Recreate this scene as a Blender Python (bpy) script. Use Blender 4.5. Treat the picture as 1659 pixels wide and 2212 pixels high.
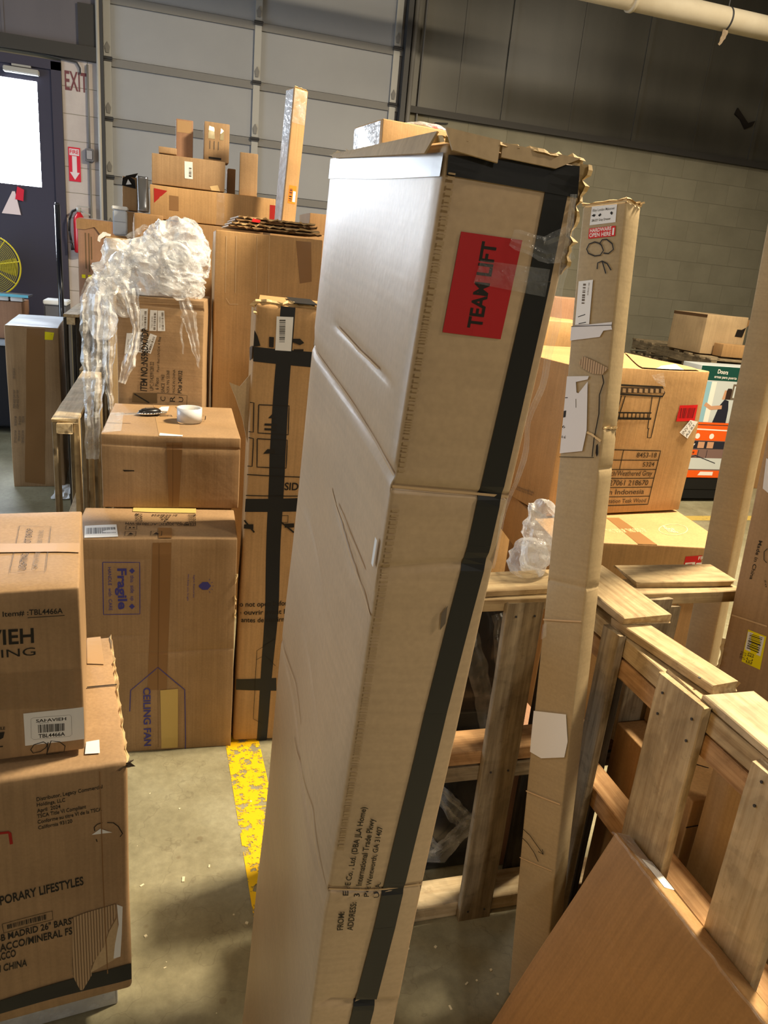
import bpy, bmesh, math, random
from mathutils import Vector, Matrix, Euler, noise
from mathutils.geometry import tessellate_polygon

for o in list(bpy.data.objects): bpy.data.objects.remove(o)
S = bpy.context.scene
COL = S.collection
R = math.radians

# ------------------------------------------------------------------ camera
cam = bpy.data.cameras.new('camera'); camo = bpy.data.objects.new('camera', cam); COL.objects.link(camo)
cam.sensor_fit = 'VERTICAL'; cam.sensor_height = 24.0; cam.lens = 24.0 * 1610.0 / 2212.0
cam.clip_start = 0.02; cam.clip_end = 100
camo.matrix_world = Matrix(((0.959234, -0.000423, -0.282611, 0.0), (-0.267185, 0.324513, -0.907361, 0.0), (0.092095, 0.945881, 0.311171, 1.55), (0, 0, 0, 1)))
S.camera = camo

# ------------------------------------------------------------------ world, lights, exposure
W = bpy.data.worlds.new('world'); S.world = W; W.use_nodes = True
W.node_tree.nodes['Background'].inputs[0].default_value = (0.62, 0.78, 1.0, 1)
W.node_tree.nodes['Background'].inputs[1].default_value = 1.0
S.view_settings.view_transform = 'Standard'
try: S.view_settings.look = 'None'
except Exception: pass
S.view_settings.exposure = -0.08; S.view_settings.gamma = 1.0; S.view_settings.use_curve_mapping = False

def area(name, loc, target, sx, sy, energy, col):
    l = bpy.data.lights.new(name, 'AREA'); l.shape = 'RECTANGLE'; l.size = sx; l.size_y = sy; l.energy = energy; l.color = col
    o = bpy.data.objects.new(name, l); COL.objects.link(o); o.location = loc
    d = Vector(target) - Vector(loc); o.rotation_euler = d.to_track_quat('-Z', 'Y').to_euler()
    return o
area('high_bay_lamp', (2.9, 2.15, 4.3), (1.2, 1.9, 0), 0.45, 0.45, 560, (1.0, 0.83, 0.57))
area('high_bay_lamp', (3.3, -0.9, 4.3), (1.0, 1.2, 1.1), 0.5, 0.5, 75, (1.0, 0.84, 0.60))
area('high_bay_lamp', (-2.2, 0.9, 4.3), (0.3, 0.9, 0.4), 0.6, 0.6, 25, (1.0, 0.88, 0.70))
area('high_bay_lamp', (0.7, -5.2, 4.2), (0.6, 3.0, 1.0), 0.6, 0.6, 70, (1.0, 0.93, 0.82))
area('high_bay_lamp', (4.4, 4.6, 4.3), (4.2, 5.1, 0), 0.5, 0.5, 55, (1.0, 0.86, 0.64))
area('dock_daylight', (-4.1, 4.4, 1.5), (0.0, 3.6, 1.1), 2.5, 2.6, 128, (0.70, 0.84, 1.0))

# ------------------------------------------------------------------ helpers: objects
def link(o, parent=None):
    COL.objects.link(o)
    if parent is not None: o.parent = parent
    return o
def tag(o, label, cat, group=None):
    o['label'] = label; o['category'] = cat
    if group: o['group'] = group
    return o
def thing(name, label, cat, loc=(0, 0, 0), rotz=0, group=None):
    o = bpy.data.objects.new(name, None); o.empty_display_size = 0.05; COL.objects.link(o)
    o.location = loc; o.rotation_euler = (0, 0, R(rotz)); tag(o, label, cat, group); return o
def mesh_obj(name, verts, faces, mat, parent=None, smooth=False):
    me = bpy.data.meshes.new(name); me.from_pydata([tuple(v) for v in verts], [], faces); me.update()
    if smooth: me.polygons.foreach_set('use_smooth', [True] * len(me.polygons))
    if mat is not None: me.materials.append(mat)
    return link(bpy.data.objects.new(name, me), parent)
def structure(o): o['kind'] = 'structure'; return o
class MB:
    def __init__(s): s.v = []; s.f = []
    def box(s, x0, x1, y0, y1, z0, z1):
        b = len(s.v)
        s.v += [(x0, y0, z0), (x1, y0, z0), (x1, y1, z0), (x0, y1, z0), (x0, y0, z1), (x1, y0, z1), (x1, y1, z1), (x0, y1, z1)]
        s.f += [tuple(b + i for i in q) for q in ((0, 3, 2, 1), (4, 5, 6, 7), (0, 1, 5, 4), (1, 2, 6, 5), (2, 3, 7, 6), (3, 0, 4, 7))]
        return s
    def cyl(s, p0, p1, r0, r1=None, n=16, cap=True):
        r1 = r0 if r1 is None else r1
        p0 = Vector(p0); p1 = Vector(p1); d = (p1 - p0).normalized(); a = d.orthogonal().normalized(); c = d.cross(a); b = len(s.v)
        for p, r in ((p0, r0), (p1, r1)):
            for i in range(n):
                t = 2 * math.pi * i / n; s.v.append(tuple(p + (a * math.cos(t) + c * math.sin(t)) * r))
        for i in range(n): j = (i + 1) % n; s.f.append((b + i, b + j, b + n + j, b + n + i))
        if cap: s.f += [tuple(b + n - 1 - i for i in range(n)), tuple(b + n + i for i in range(n))]
        return s
    def tube(s, pts, r, n=8):
        for a, b in zip(pts[:-1], pts[1:]): s.cyl(a, b, r, r, n)
        return s
    def prism(s, poly, y0, y1):      # polygon in x,z extruded along y
        b = len(s.v); n = len(poly)
        s.v += [(x, y0, z) for x, z in poly] + [(x, y1, z) for x, z in poly]
        s.f += [tuple(b + i for i in range(n)), tuple(b + n + n - 1 - i for i in range(n))]
        for i in range(n): j = (i + 1) % n; s.f.append((b + j, b + i, b + n + i, b + n + j))
        return s
    def build(s, name, mat, parent=None, smooth=False, bevel=0):
        me = bpy.data.meshes.new(name); me.from_pydata(s.v, [], s.f)
        bm = bmesh.new(); bm.from_mesh(me); bmesh.ops.recalc_face_normals(bm, faces=bm.faces)
        if bevel: bmesh.ops.bevel(bm, geom=list(bm.edges), offset=bevel, segments=2, affect='EDGES', clamp_overlap=True)
        bm.to_mesh(me); bm.free()
        if smooth: me.polygons.foreach_set('use_smooth', [True] * len(me.polygons))
        me.materials.append(mat)
        return link(bpy.data.objects.new(name, me), parent)

# ------------------------------------------------------------------ helpers: materials
def srgb(r, g, b):
    f = lambda c: ((c / 255 + 0.055) / 1.055) ** 2.4 if c > 10 else c / 255 / 12.92
    return (f(r), f(g), f(b), 1)
def newmat(name):
    m = bpy.data.materials.new(name); m.use_nodes = True
    return m, m.node_tree, m.node_tree.nodes['Principled BSDF']
def flat(name, col, rough=0.6, spec=0.3, metal=0.0, emit=0.0, coat=0.0):
    m, t, p = newmat(name)
    p.inputs['Base Color'].default_value = col; p.inputs['Roughness'].default_value = rough; p.inputs['Metallic'].default_value = metal
    p.inputs['Specular IOR Level'].default_value = spec; p.inputs['Coat Weight'].default_value = coat
    if emit: p.inputs['Emission Color'].default_value = col; p.inputs['Emission Strength'].default_value = emit
    return m
def N(t, typ, **kw):
    n = t.nodes.new(typ)
    for k, v in kw.items():
        if k in n.inputs: n.inputs[k].default_value = v
        else: setattr(n, k, v)
    return n
def coords(t, scale=(1, 1, 1), random_shift=False):
    tc = N(t, 'ShaderNodeTexCoord'); mp = N(t, 'ShaderNodeMapping'); mp.inputs['Scale'].default_value = scale
    t.links.new(tc.outputs['Object'], mp.inputs['Vector'])
    if random_shift:
        oi = N(t, 'ShaderNodeObjectInfo'); ml = N(t, 'ShaderNodeMath', operation='MULTIPLY'); ml.inputs[1].default_value = 37.0
        t.links.new(oi.outputs['Random'], ml.inputs[0]); cb = N(t, 'ShaderNodeCombineXYZ')
        for i in range(3): t.links.new(ml.outputs[0], cb.inputs[i])
        t.links.new(cb.outputs[0], mp.inputs['Location'])
    return mp.outputs[0]
def ramp(t, src, stops):
    r = N(t, 'ShaderNodeValToRGB'); e = r.color_ramp.elements
    while len(e) < len(stops): e.new(0.5)
    for i, (p, c) in enumerate(stops): e[i].position = p; e[i].color = c
    t.links.new(src, r.inputs[0]); return r.outputs[0]
def mixc(t, fac, a, b, mode='MIX'):
    m = N(t, 'ShaderNodeMix', data_type='RGBA', blend_type=mode)
    for s, i in ((fac, 0), (a, 6), (b, 7)):
        if isinstance(s, (int, float)): m.inputs[i].default_value = s
        elif isinstance(s, tuple): m.inputs[i].default_value = s
        else: t.links.new(s, m.inputs[i])
    return m.outputs[2]
def g(v): return (v, v, v, 1)
def cardboard(name, col, flute='z', rough=0.6, streak=0.10, gloss=0.25, grime=0.16):
    """kraft liner board: mottled fibre, faint flute lines running along one axis, scuffs"""
    m, t, p = newmat(name)
    n1 = N(t, 'ShaderNodeTexNoise', Scale=5.0, Detail=5.0, Roughness=0.6); t.links.new(coords(t), n1.inputs['Vector'])
    c1 = ramp(t, n1.outputs['Fac'], [(0.3, g(1 - grime)), (0.7, g(1 + grime * 0.5))])
    n2 = N(t, 'ShaderNodeTexNoise', Scale=180.0, Detail=2.0); t.links.new(coords(t), n2.inputs['Vector'])
    c2 = ramp(t, n2.outputs['Fac'], [(0.25, g(0.93)), (0.75, g(1.05))])
    sc = {'z': (150, 150, 3), 'x': (3, 150, 150), 'h': (3, 3, 150)}[flute]
    n3 = N(t, 'ShaderNodeTexNoise', Scale=1.0, Detail=1.0); t.links.new(coords(t, sc), n3.inputs['Vector'])
    c3 = ramp(t, n3.outputs['Fac'], [(0.3, g(1 - streak)), (0.7, g(1 + streak * 0.4))])
    base = mixc(t, 1.0, mixc(t, 1.0, mixc(t, 1.0, col, c1, 'MULTIPLY'), c2, 'MULTIPLY'), c3, 'MULTIPLY')
    n4 = N(t, 'ShaderNodeTexNoise', Scale=11.0, Detail=8.0, Roughness=0.75); t.links.new(coords(t, (1, 1, .5)), n4.inputs['Vector'])
    scf = ramp(t, n4.outputs['Fac'], [(0.66, g(0)), (0.8, g(0.35))])
    base = mixc(t, scf, base, tuple(min(1, c * 0.72) for c in col[:3]) + (1,))
    t.links.new(base, p.inputs['Base Color'])
    p.inputs['Roughness'].default_value = rough; p.inputs['Specular IOR Level'].default_value = gloss
    b = N(t, 'ShaderNodeBump', Strength=0.07, Distance=0.0015); t.links.new(n3.outputs['Fac'], b.inputs['Height'])
    b2 = N(t, 'ShaderNodeBump', Strength=0.25, Distance=0.012); t.links.new(n1.outputs['Fac'], b2.inputs['Height']); t.links.new(b.outputs[0], b2.inputs['Normal'])
    t.links.new(b2.outputs[0], p.inputs['Normal'])
    return m
def wood(name, c_light, c_dark, rough=0.75):
    m, t, p = newmat(name)
    v = coords(t, (1, 1, 1), True)
    n1 = N(t, 'ShaderNodeTexNoise', Scale=1.0, Detail=6.0, Roughness=0.65); mp = N(t, 'ShaderNodeMapping'); mp.inputs['Scale'].default_value = (4, 70, 70); t.links.new(v, mp.inputs['Vector']); t.links.new(mp.outputs[0], n1.inputs['Vector'])
    c1 = ramp(t, n1.outputs['Fac'], [(0.3, c_dark), (0.68, c_light)])
    n2 = N(t, 'ShaderNodeTexNoise', Scale=9.0, Detail=4.0); t.links.new(v, n2.inputs['Vector'])
    c2 = ramp(t, n2.outputs['Fac'], [(0.3, g(0.72)), (0.65, g(1.05))])
    c = mixc(t, 1.0, c1, c2, 'MULTIPLY')
    sw = N(t, 'ShaderNodeTexWave', Scale=9.0, Distortion=14.0, Detail=4.0); sw.bands_direction = 'DIAGONAL'; t.links.new(v, sw.inputs['Vector'])
    c = mixc(t, 1.0, c, ramp(t, sw.outputs['Fac'], [(0.1, g(0.92)), (0.5, g(1.03))]), 'MULTIPLY')
    n5 = N(t, 'ShaderNodeTexNoise', Scale=22.0, Detail=8.0, Roughness=0.8); t.links.new(v, n5.inputs['Vector'])
    c = mixc(t, ramp(t, n5.outputs['Fac'], [(0.56, g(0)), (0.72, g(0.6))]), c, tuple(x * 0.5 for x in c_dark[:3]) + (1,))
    vo = N(t, 'ShaderNodeTexVoronoi', Scale=7.0); mp2 = N(t, 'ShaderNodeMapping'); mp2.inputs['Scale'].default_value = (.8, 1.6, 1.6); t.links.new(v, mp2.inputs['Vector']); t.links.new(mp2.outputs[0], vo.inputs['Vector'])
    k = ramp(t, vo.outputs['Distance'], [(0.05, g(0.85)), (0.11, g(0))])
    c = mixc(t, k, c, tuple(x * 0.35 for x in c_dark[:3]) + (1,))
    t.links.new(c, p.inputs['Base Color']); p.inputs['Roughness'].default_value = rough; p.inputs['Specular IOR Level'].default_value = 0.25
    b = N(t, 'ShaderNodeBump', Strength=0.35, Distance=0.003); t.links.new(n1.outputs['Fac'], b.inputs['Height']); t.links.new(b.outputs[0], p.inputs['Normal'])
    return m
def film(name, alpha=0.25, tint=(0.9, 0.93, 0.97, 1), rough=0.12, scale=25.0, white=0.35):
    """clear stretch film: mostly see-through, milky where it bunches, glossy"""
    m, t, p = newmat(name)
    p.inputs['Base Color'].default_value = tint; p.inputs['Roughness'].default_value = rough; p.inputs['Specular IOR Level'].default_value = 0.8
    p.inputs['Coat Weight'].default_value = 0.6; p.inputs['Coat Roughness'].default_value = 0.05
    tr = N(t, 'ShaderNodeBsdfTransparent'); ms = N(t, 'ShaderNodeMixShader'); out = t.nodes['Material Output']
    n1 = N(t, 'ShaderNodeTexNoise', Scale=scale, Detail=4.0); t.links.new(coords(t), n1.inputs['Vector'])
    f1 = ramp(t, n1.outputs['Fac'], [(0.35, g(alpha)), (0.7, g(min(1, alpha + white)))])
    lw = N(t, 'ShaderNodeLayerWeight', Blend=0.35); ad = N(t, 'ShaderNodeMath', operation='ADD', use_clamp=True); t.links.new(f1, ad.inputs[0])
    ml = N(t, 'ShaderNodeMath', operation='MULTIPLY'); ml.inputs[1].default_value = 0.45; t.links.new(lw.outputs['Facing'], ml.inputs[0]); t.links.new(ml.outputs[0], ad.inputs[1])
    b = N(t, 'ShaderNodeBump', Strength=0.6, Distance=0.01); n2 = N(t, 'ShaderNodeTexNoise', Scale=scale * 2.2, Detail=3.0); t.links.new(coords(t), n2.inputs['Vector']); t.links.new(n2.outputs['Fac'], b.inputs['Height']); t.links.new(b.outputs[0], p.inputs['Normal'])
    t.links.new(ad.outputs[0], ms.inputs[0]); t.links.new(tr.outputs[0], ms.inputs[1]); t.links.new(p.outputs[0], ms.inputs[2]); t.links.new(ms.outputs[0], out.inputs['Surface'])
    return m

KR = srgb(164, 134, 100)
M_card = cardboard('kraft_board', KR)
M_cardx = cardboard('kraft_board_long', KR, 'x')
M_cardl = cardboard('kraft_board_pale', srgb(190, 164, 128))
M_cardd = cardboard('kraft_board_deep', srgb(160, 124, 84))
M_cardo = cardboard('kraft_board_golden', srgb(182, 144, 98))
M_cardr = cardboard('kraft_board_reddish', srgb(160, 122, 96))
M_team = cardboard('kraft_board_printed_flutes', srgb(188, 162, 130), 'h', streak=0.05, rough=0.42, gloss=0.45, grime=0.10)
M_teamf = M_team
M_olive = cardboard('kraft_board_olive', srgb(170, 150, 116), 'h', streak=0.05)
M_flute = None
def flute_mat():
    m, t, p = newmat('exposed_flutes')
    w = N(t, 'ShaderNodeTexWave', Scale=62.0, Distortion=0.6); w.bands_direction = 'X'; t.links.new(coords(t), w.inputs['Vector'])
    t.links.new(ramp(t, w.outputs['Fac'], [(0.1, srgb(112, 88, 64)), (0.45, srgb(180, 152, 118))]), p.inputs['Base Color']); p.inputs['Roughness'].default_value = 0.8
    return m
M_flute = flute_mat()
M_ink = flat('black_ink', srgb(34, 30, 26), 0.55)
M_inkl = flat('faded_ink', srgb(62, 48, 34), 0.6)
M_grey = flat('grey_ink', srgb(104, 92, 80), 0.6)
M_brownink = flat('brown_ink', srgb(98, 78, 52), 0.6)
M_blue = flat('violet_blue_ink', srgb(66, 64, 138), 0.6)
M_cream = flat('pale_ink', srgb(222, 196, 146), 0.6)
M_white = flat('white_label_paper', srgb(228, 228, 228), 0.5)
M_whitesh = flat('torn_label_paper', srgb(214, 212, 214), 0.5)
M_whitep = flat('white_ink', srgb(236, 230, 226), 0.5)
M_red = flat('red_sticker', srgb(176, 36, 42), 0.4, coat=.2)
M_redb = flat('bright_red_sticker', srgb(206, 34, 36), 0.4)
M_redp = flat('red_ink', srgb(160, 32, 26), 0.6)
M_darkred = flat('dark_red_ink', srgb(120, 16, 20), 0.6)
M_yellow = flat('yellow_sticker', srgb(236, 222, 20), 0.5)
M_black = flat('black_duct_tape', srgb(30, 31, 33), 0.42, 0.35)
M_tape = flat('brown_packing_tape', srgb(134, 98, 60), 0.34, 0.45)
M_tapel = flat('tan_packing_tape', srgb(168, 136, 98), 0.5, 0.15)
M_papertape = flat('yellow_paper_tape', srgb(196, 170, 104), 0.6)
M_silver = flat('silver_grey_tape', srgb(120, 122, 128), 0.35, 0.5)
M_seam = flat('board_seam', srgb(92, 66, 40), 0.8)
M_crease = flat('board_crease', srgb(196, 166, 128), 0.7)
M_dark = flat('dark_gap', srgb(26, 20, 15), 0.9)
M_clear = film('clear_packing_tape', 0.03, white=0.08, scale=40)
M_tapec = film('clear_brown_tape', 0.25, tint=srgb(150, 112, 70), white=0.12, scale=9)
M_film = film('stretch_film', 0.06, white=0.30, scale=22)
M_filmd = film('stretch_film_dense', 0.14, white=0.42, scale=18)
M_wood = wood('pallet_wood', srgb(200, 178, 138), srgb(150, 124, 88))
M_woodg = wood('pallet_wood_grey', srgb(168, 152, 124), srgb(112, 96, 74))
M_woodp = wood('pallet_wood_pale', srgb(214, 196, 162), srgb(178, 154, 118))
M_woodo = wood('pallet_wood_orange', srgb(196, 156, 110), srgb(150, 110, 70))
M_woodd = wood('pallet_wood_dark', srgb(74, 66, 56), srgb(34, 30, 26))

# ------------------------------------------------------------------ helpers: cartons
_cap = {}
def text_mesh(s, bold):
    cu = bpy.data.curves.new('t', 'FONT'); cu.body = s; cu.size = 1.0; cu.offset = bold; cu.resolution_u = 3
    o = bpy.data.objects.new('t', cu); COL.objects.link(o)
    bpy.context.view_layer.update()
    me = bpy.data.meshes.new_from_object(o.evaluated_get(bpy.context.evaluated_depsgraph_get()))
    v = [(p.co.x, p.co.y) for p in me.vertices]; f = [tuple(q.vertices) for q in me.polygons]
    bpy.data.objects.remove(o); bpy.data.curves.remove(cu); bpy.data.meshes.remove(me)
    return v, f
class Carton:
    """a board box: rounded, slightly bowed and creased body, plus prints, labels and tape that follow its faces"""
    def __init__(s, name, label, cat, P, mat, step=0.03, rad=0.004, bow=0.004, wob=0.003, seed=0, creases=(), group=None):
        x, y, z, s.w, s.d, s.h, yaw, tx, ty = P
        s.root = thing(name, label, cat, (x, y, z), 0, group)
        s.root.rotation_mode = 'YXZ'; s.root.rotation_euler = (R(tx), R(ty), R(yaw))
        s.rad = rad; s.bow = bow; s.wob = wob; s.off = Vector((seed * 7.3 + 1.7, seed * 3.1, seed * 5.9)); s.creases = creases; s.k = 0; s.qs = 0.006 if creases else 0.02
        L = (s.w, s.d, s.h); ax = []
        for i, l in enumerate(L):
            n = max(2, int(round((l - 2 * rad) / step)))
            c = [0, rad * .35, rad] + [rad + (l - 2 * rad) * j / n for j in range(1, n)] + [l - rad, l - rad * .35, l]
            ax.append(c)
        for face, (a, b), (c2, d2), dep, wid in creases:     # extra rows across straight creases
            if face != 't' and abs(b - d2) < 0.06:
                for q in (-1.5, -.7, 0, .7, 1.5): ax[2].append(min(max((b + d2) / 2 + q * wid, rad), s.h - rad))
        ax[2] = sorted(set(ax[2]))
        idx = {}; V = []; F = []
        def vid(i, j, k):
            key = (i, j, k)
            if key not in idx: idx[key] = len(V); V.append(s.place(Vector((ax[0][i] - s.w / 2, ax[1][j] - s.d / 2, ax[2][k]))))
            return idx[key]
        nx, ny, nz = (len(a) for a in ax)
        for i in range(nx - 1):
            for k in range(nz - 1):
                F.append((vid(i, 0, k), vid(i + 1, 0, k), vid(i + 1, 0, k + 1), vid(i, 0, k + 1)))
                F.append((vid(i + 1, ny - 1, k), vid(i, ny - 1, k), vid(i, ny - 1, k + 1), vid(i + 1, ny - 1, k + 1)))
            for j in range(ny - 1):
                F.append((vid(i, j, nz - 1), vid(i + 1, j, nz - 1), vid(i + 1, j + 1, nz - 1), vid(i, j + 1, nz - 1)))
                F.append((vid(i + 1, j, 0), vid(i, j, 0), vid(i, j + 1, 0), vid(i + 1, j + 1, 0)))
        for j in range(ny - 1):
            for k in range(nz - 1):
                F.append((vid(nx - 1, j, k), vid(nx - 1, j + 1, k), vid(nx - 1, j + 1, k + 1), vid(nx - 1, j, k + 1)))
                F.append((vid(0, j + 1, k), vid(0, j, k), vid(0, j, k + 1), vid(0, j + 1, k + 1)))
        s.body = mesh_obj('body', V, F, mat, s.root, True)
    def place(s, p, n=None, off=0.0):
        r = s.rad
        q = Vector((min(max(p.x, -s.w / 2 + r), s.w / 2 - r), min(max(p.y, -s.d / 2 + r), s.d / 2 - r), min(max(p.z, r), s.h - r)))
        m = p - q
        if m.length > 1e-9: m.normalize()
        if n is None: n = m; out = q + m * r
        else: out = p + n * off
        e = sorted((s.w / 2 - abs(p.x), s.d / 2 - abs(p.y), min(p.z, s.h - p.z)))[1]
        mask = min(1.0, max(0.0, e / 0.05))
        out += n * (s.bow * mask * (0.35 + 1.3 * noise.noise(p * 4.5 + s.off)))
        out += noise.noise_vector(p * 3.0 + s.off * 2) * s.wob * (1 if p.z > 0.03 else p.z / 0.03)
        for face, a, b, dep, wid in s.creases:
            nn = {'f': Vector((0, -1, 0)), 'r': Vector((1, 0, 0)), 'l': Vector((-1, 0, 0)), 't': Vector((0, 0, 1)), 'b': Vector((0, 1, 0))}[face]
            if n.dot(nn) < 0.6: continue
            u, v = {'f': (p.x + s.w / 2, p.z), 'r': (p.y + s.d / 2, p.z), 'l': (s.d / 2 - p.y, p.z), 't': (p.x + s.w / 2, p.y + s.d / 2), 'b': (s.w / 2 - p.x, p.z)}[face]
            ab = Vector((b[0] - a[0], b[1] - a[1])); ap = Vector((u - a[0], v - a[1])); tt = max(0, min(1, ap.dot(ab) / ab.length_squared))
            dist = (ap - ab * tt).length
            out -= nn * dep * math.exp(-(dist / wid) ** 2)
        return out
    def pt(s, face, u, v, off):
        p, n = {'f': ((u - s.w / 2, -s.d / 2, v), (0, -1, 0)), 'r': ((s.w / 2, u - s.d / 2, v), (1, 0, 0)), 'l': ((-s.w / 2, s.d / 2 - u, v), (-1, 0, 0)),
                't': ((u - s.w / 2, v - s.d / 2, s.h), (0, 0, 1)), 'b': ((s.w / 2 - u, s.d / 2, v), (0, 1, 0))}[face]
        return s.place(Vector(p), Vector(n), off)
    def lim(s, face):
        return {'f': (s.w, s.h), 'r': (s.d, s.h), 'l': (s.d, s.h), 't': (s.w, s.d), 'b': (s.w, s.h)}[face]
    def clampuv(s, face, u, v):
        a, b = s.lim(face); return min(max(u, 0.001), a - 0.001), min(max(v, 0.001), b - 0.001)
    def nextoff(s): s.k += 1; return 0.0007 + 0.00008 * s.k
    def decal(s, name, face, vs, fs, mat):
        o = s.nextoff()
        return mesh_obj(name, [s.pt(face, u, v, o) for u, v in vs], fs, mat, s.body if 'print' in name else s.root, False)
    def quad(s, name, face, P, mat):
        P = [s.clampuv(face, *p) for p in P]
        if len(P) != 4:
            tri = tessellate_polygon([[Vector((u, v, 0)) for u, v in P]])
            return s.decal(name, face, P, [tuple(t) for t in tri], mat)
        L = lambda a, b: math.hypot(P[a][0] - P[b][0], P[a][1] - P[b][1])
        nu = max(1, int(max(L(0, 1), L(2, 3)) / 0.02)); nv = max(1, int(max(L(1, 2), L(3, 0)) / s.qs)); vs = []; fs = []
        for j in range(nv + 1):
            for i in range(nu + 1):
                a = i / nu; b = j / nv
                vs.append(tuple(P[0][k] * (1 - a) * (1 - b) + P[1][k] * a * (1 - b) + P[2][k] * a * b + P[3][k] * (1 - a) * b for k in (0, 1)))
        for j in range(nv):
            for i in range(nu):
                q = j * (nu + 1) + i; fs.append((q, q + 1, q + nu + 2, q + nu + 1))
        return s.decal(name, face, vs, fs, mat)
    def line(s, face, P, w, mat, name='printed_line'):
        P = [Vector(s.clampuv(face, *p)) for p in P]; Q = []
        for a, b in zip(P[:-1], P[1:]):
            n = max(1, int((b - a).length / 0.02)); Q += [a.lerp(b, i / n) for i in range(n)]
        Q.append(P[-1]); vs = []; fs = []
        for i, q in enumerate(Q):
            d = Q[min(i + 1, len(Q) - 1)] - Q[max(i - 1, 0)]
            if d.length < 1e-9: d = Vector((1, 0))
            d.normalize(); n = Vector((-d.y, d.x)) * w / 2; vs += [tuple(q + n), tuple(q - n)]
        for i in range(len(Q) - 1): fs.append((2 * i, 2 * i + 1, 2 * i + 3, 2 * i + 2))
        return s.decal(name, face, vs, fs, mat)
    def bars(s, face, P, n, mat):
        rr = random.Random(n * 13 + s.k); vs = []; fs = []
        at = lambda a, b: tuple(P[0][k] * (1 - a) * (1 - b) + P[1][k] * a * (1 - b) + P[2][k] * a * b + P[3][k] * (1 - a) * b for k in (0, 1))
        x = 0.0
        while x < 1:
            w = rr.choice((.35, .5, .9, 1.3)) / n
            if x + w > 1: break
            q = len(vs); vs += [at(x, 0), at(x + w, 0), at(x + w, 1), at(x, 1)]; fs.append((q, q + 1, q + 2, q + 3)); x += w + rr.choice((.35, .5, .9)) / n
        vs = [s.clampuv(face, *p) for p in vs]
        return s.decal('barcode_print', face, vs, fs, mat)
    def text(s, face, txt, a, b, cap, mat, bold=0.0):
        vs, fs = text_mesh(txt, bold); cap = abs(cap)
        x0 = min(v[0] for v in vs); x1 = max(v[0] for v in vs)
        if not _cap: _cap[0] = max(v[1] for v in text_mesh('H', 0)[0])
        A = Vector(a); D = Vector(b) - A; L = D.length; D.normalize(); U = Vector((-D.y, D.x)); sx = L / (x1 - x0); sy = cap / _cap[0]; fl = s.lim(face)
        out = []
        for x, y in vs:
            q = A + D * ((x - x0) * sx) + U * (y * sy); out.append((q.x, q.y))
        keep = [f for f in fs if all(-0.0 <= out[i][0] <= fl[0] and 0 <= out[i][1] <= fl[1] for i in f)]
        return s.decal('printed_text', face, out, keep, mat)
    def flap(s, pts, mat, name='flap', thick=0.003, parent=None):
        """a loose piece of board: polygon in local 3-D, given thickness"""
        P = [Vector(p) for p in pts]; n = (P[1] - P[0]).cross(P[2] - P[0]).normalized() * thick; k = len(P)
        return mesh_obj(name, P + [p + n for p in P], [tuple(range(k))[::-1], tuple(range(k, 2 * k))] + [(i, (i + 1) % k, k + (i + 1) % k, k + i) for i in range(k)], mat, parent or s.root)
    def torn(s, p0, p1, out, mat, n=14, seed=1, name='torn_edge', depth=0.02):
        """ragged crushed strip of board along an edge"""
        rr = random.Random(seed); p0 = Vector(p0); p1 = Vector(p1); out = Vector(out); side = (p1 - p0).cross(out).normalized(); V = []; F = []
        for i in range(n + 1):
            p = p0.lerp(p1, i / n); a = rr.uniform(.25, 1.0) * depth; j = side * rr.uniform(-.4, .4) * depth
            V += [p - out * depth * .3, p + out * a * .5 + j, p + out * a + j * 1.6, p + out * a * .5 + j + side * .004]
        for i in range(n):
            for k in range(3): F.append((4 * i + k, 4 * i + k + 1, 4 * i + 5 + k, 4 * i + 4 + k))
        return mesh_obj(name, V, F, mat, s.root)

# ================================================================== THE ROOM
YW = 7.3          # inner face of the back wall
def concrete_floor():
    m, t, p = newmat('concrete_floor')
    n1 = N(t, 'ShaderNodeTexNoise', Scale=1.6, Detail=8.0, Roughness=0.65); t.links.new(coords(t), n1.inputs['Vector'])
    c = ramp(t, n1.outputs['Fac'], [(0.28, srgb(112, 106, 82)), (0.5, srgb(146, 140, 114)), (0.72, srgb(174, 170, 144))])
    n2 = N(t, 'ShaderNodeTexNoise', Scale=40.0, Detail=6.0, Roughness=0.7); t.links.new(coords(t), n2.inputs['Vector'])
    c = mixc(t, 1.0, c, ramp(t, n2.outputs['Fac'], [(0.3, g(0.8)), (0.7, g(1.1))]), 'MULTIPLY')
    v = N(t, 'ShaderNodeTexVoronoi', Scale=5.0, feature='DISTANCE_TO_EDGE'); n3 = N(t, 'ShaderNodeTexNoise', Scale=6.0, Detail=4.0); t.links.new(coords(t), n3.inputs['Vector'])
    mv = mixc(t, 0.35, coords(t), n3.outputs['Color']); t.links.new(mv, v.inputs['Vector'])
    k = ramp(t, v.outputs['Distance'], [(0.0, g(0.35)), (0.012, g(0))])
    c = mixc(t, k, c, srgb(96, 86, 68))
    n4 = N(t, 'ShaderNodeTexVoronoi', Scale=9.0); t.links.new(coords(t), n4.inputs['Vector'])
    c = mixc(t, ramp(t, n4.outputs['Distance'], [(0.06, g(0.5)), (0.09, g(0))]), c, srgb(112, 98, 74))
    t.links.new(c, p.inputs['Base Color'])
    t.links.new(ramp(t, n1.outputs['Fac'], [(0.3, g(0.3)), (0.7, g(0.5))]), p.inputs['Roughness'])
    b = N(t, 'ShaderNodeBump', Strength=0.15, Distance=0.004); t.links.new(n2.outputs['Fac'], b.inputs['Height']); t.links.new(b.outputs[0], p.inputs['Normal'])
    return m
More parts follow.
